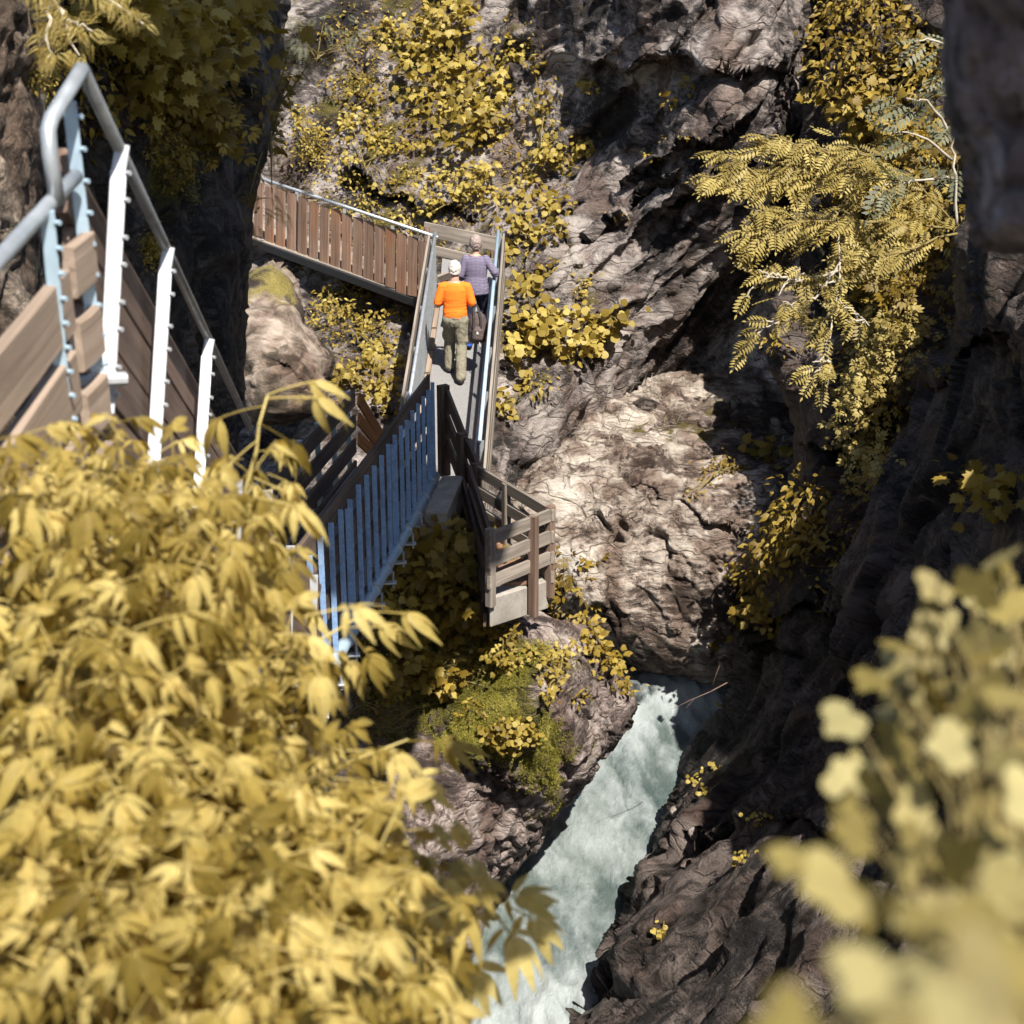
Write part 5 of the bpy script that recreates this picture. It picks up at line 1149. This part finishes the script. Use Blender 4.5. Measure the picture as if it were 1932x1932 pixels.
def shoot(name, label, pts, leaves, size):
    """one free shoot with its few leaves: (position, tip direction)"""
    root = thing(name, label, 'branch', pts[0]); b = MB(); b.tube(pts, [.006 - .004 * i / (len(pts) - 1) for i in range(len(pts))], 7)
    link('stem', b.mesh('stem', True), m_stemy, root)
    p = np.array([tuple(x[0]) for x in leaves]); T = np.array([x[1] for x in leaves]); N = np.array([.0, -.55, .8]) + RNG.normal(size=p.shape) * .15
    link('foliage', leaves_mesh('foliage', elder(), p, N, T, size * (.85 + .3 * RNG.random(len(p)))), m_elder, root); return root
shoot('elder_shoot', 'tallest free shoot of the big bush against the dark rock', bw((440,1010,3.9),(470,900,3.85),(484,850,3.82),(489,800,3.8),(505,745,3.8)), [(P(500,752,3.8), (.9,-.2,.25)), (P(498,765,3.8), (-.7,-.3,.2)), (P(504,745,3.8), (.5,-.3,.75)), (P(492,800,3.8), (.75,-.5,-.2)), (P(486,830,3.8), (-.5,-.6,-.1)), (P(480,860,3.82), (.3,-.8,-.3)), (P(476,900,3.85), (.9,-.3,-.1)), (P(470,930,3.85), (-.8,-.3,-.2))], .20)
shoot('elder_shoot', 'side shoot of the big bush pointing right below the blue posts', bw((480,1240,3.9),(600,1210,3.85),(700,1150,3.8)), [(P(690,1155,3.8), (.9,-.2,-.1)), (P(650,1180,3.82), (.5,-.4,-.5)), (P(600,1205,3.85), (.4,-.5,.3)), (P(640,1185,3.82), (.8,-.3,.3)), (P(560,1220,3.88), (.2,-.6,-.5))], .19)
shoot('elder_shoot', 'lowest free shoot of the big bush hanging over the water', bw((700,1800,3.6),(830,1745,3.55),(900,1690,3.5),(925,1690,3.5)), [(P(915,1690,3.5), (.8,-.2,-.35)), (P(905,1692,3.5), (.45,-.3,-.8)), (P(890,1700,3.5), (.7,-.3,.35)), (P(860,1725,3.52), (.3,-.6,-.6)), (P(850,1730,3.52), (.6,-.4,.5))], .20)
shoot('elder_shoot', 'short shoot of the big bush beside the mossy rock foot', bw((560,1480,3.8),(680,1430,3.75),(770,1395,3.7)), [(P(765,1398,3.7), (.9,-.2,.05)), (P(740,1410,3.7), (.6,-.4,-.5)), (P(700,1425,3.72), (.5,-.5,.4)), (P(670,1435,3.74), (.3,-.6,-.5))], .19)

# ------------------------------------------------------------------ rounded leaves very close on the right
def nearplant():
    root = thing('columbine', 'blurred pale plant with rounded three lobed leaves close on the right', 'plant', P(1900, 2300, .9))
    spots_ = [(1880,1050,1.25,.058),(1765,1105,1.25,.05),(1830,1120,1.22,.055),(1752,1165,1.22,.045),(1920,1150,1.2,.06),(1690,1225,1.2,.05),(1760,1235,1.15,.06),(1850,1215,1.15,.06),(1640,1285,1.18,.045),(1720,1330,1.1,.066),(1830,1310,1.08,.06),(1915,1290,1.05,.06),(1605,1370,1.12,.055),(1680,1400,1.05,.06),(1790,1420,1.0,.06),(1890,1420,1.0,.06),(1585,1460,1.08,.05),(1650,1500,1.0,.058),(1590,1525,1.05,.045),(1720,1540,.95,.06),(1850,1540,.95,.06),(1930,1520,.9,.055),
        (1500,1640,.80,.046),(1560,1690,.78,.05),(1620,1590,.85,.04),(1700,1650,.8,.05),(1800,1640,.8,.055),(1900,1650,.78,.05),(1660,1730,.75,.04),(1760,1760,.7,.05),(1870,1760,.7,.05),(1640,1860,.62,.045),(1720,1880,.6,.05),(1830,1870,.58,.05),(1920,1860,.58,.05),(1400,1930,.55,.038),(1480,1950,.52,.04),(1560,1990,.5,.04),(1680,1960,.5,.04),(1800,1960,.5,.04),(1920,1970,.5,.04),(1850,2040,.5,.045),(1350,1990,.55,.03),
        (1780,1180,1.3,.05),(1880,1240,1.3,.05),(1700,1280,1.3,.05),(1800,1360,1.25,.06),(1740,1460,1.2,.05),(1860,1480,1.2,.06),(1640,1440,1.2,.05),(1780,1600,1.1,.06),(1900,1590,1.1,.06),(1930,1080,1.3,.05),(1840,1700,.95,.05),(1920,1740,.9,.05)]
    spots_ = [q for i, q in enumerate(spots_) if i < 41 or i % 2]
    reg = chaikin([(1830,1050),(1990,1040),(1990,2080),(1330,2080),(1400,1960),(1560,1900),(1640,1800),(1560,1690),(1600,1600),(1700,1580),(1590,1500),(1600,1400),(1630,1290),(1710,1200)], 1)
    uu = RNG.uniform(1330, 1990, 900); vv = RNG.uniform(1040, 2080, 900); sd, _ = sdf(reg, uu, vv)
    for u, v in zip(uu[sd > 12][:170], vv[sd > 12][:170]):
        d = np.interp(v, [1040, 1550, 1650, 1850, 2050], [1.32, 1.1, .95, .72, .6]); spots_.append((u, v, d + RNG.uniform(-.05, .16), d * RNG.uniform(.024, .038)))
    p = np.array([tuple(P(s[0], s[1], s[2] * (1.25 if s[1] < 1580 else 1.15) + RNG.uniform(-.06, .06))) for s in spots_]); n = len(p); sz = np.array([s[3] for s in spots_]) * RNG.uniform(.65, .92, n)
    N = np.array([-.15, -.40, .85]) + RNG.normal(size=(n, 3)) * .46; T = np.array([-.7, -.35, -.05]) + RNG.normal(size=(n, 3)) * .5
    Tn = T / np.linalg.norm(T, axis=1)[:, None]
    link('foliage', leaves_mesh('foliage', TEMPL['trefoil'], p - Tn * sz[:, None] * .3, N, T, sz), m_tref, root)
    b = MB()
    for k in range(n):
        e = Vector((p[k] - Tn[k] * sz[k] * .3).tolist()); s0 = P(1900 + RNG.normal() * 120, 2300, 1.0 + RNG.normal() * .1); b.tube([s0, s0.lerp(e, .6) + Vector((.03, .03, .02)), e], [.0018, .0014, .001], 5, False)
    link('stem', b.mesh('stem', True), m_stem, root)
nearplant()
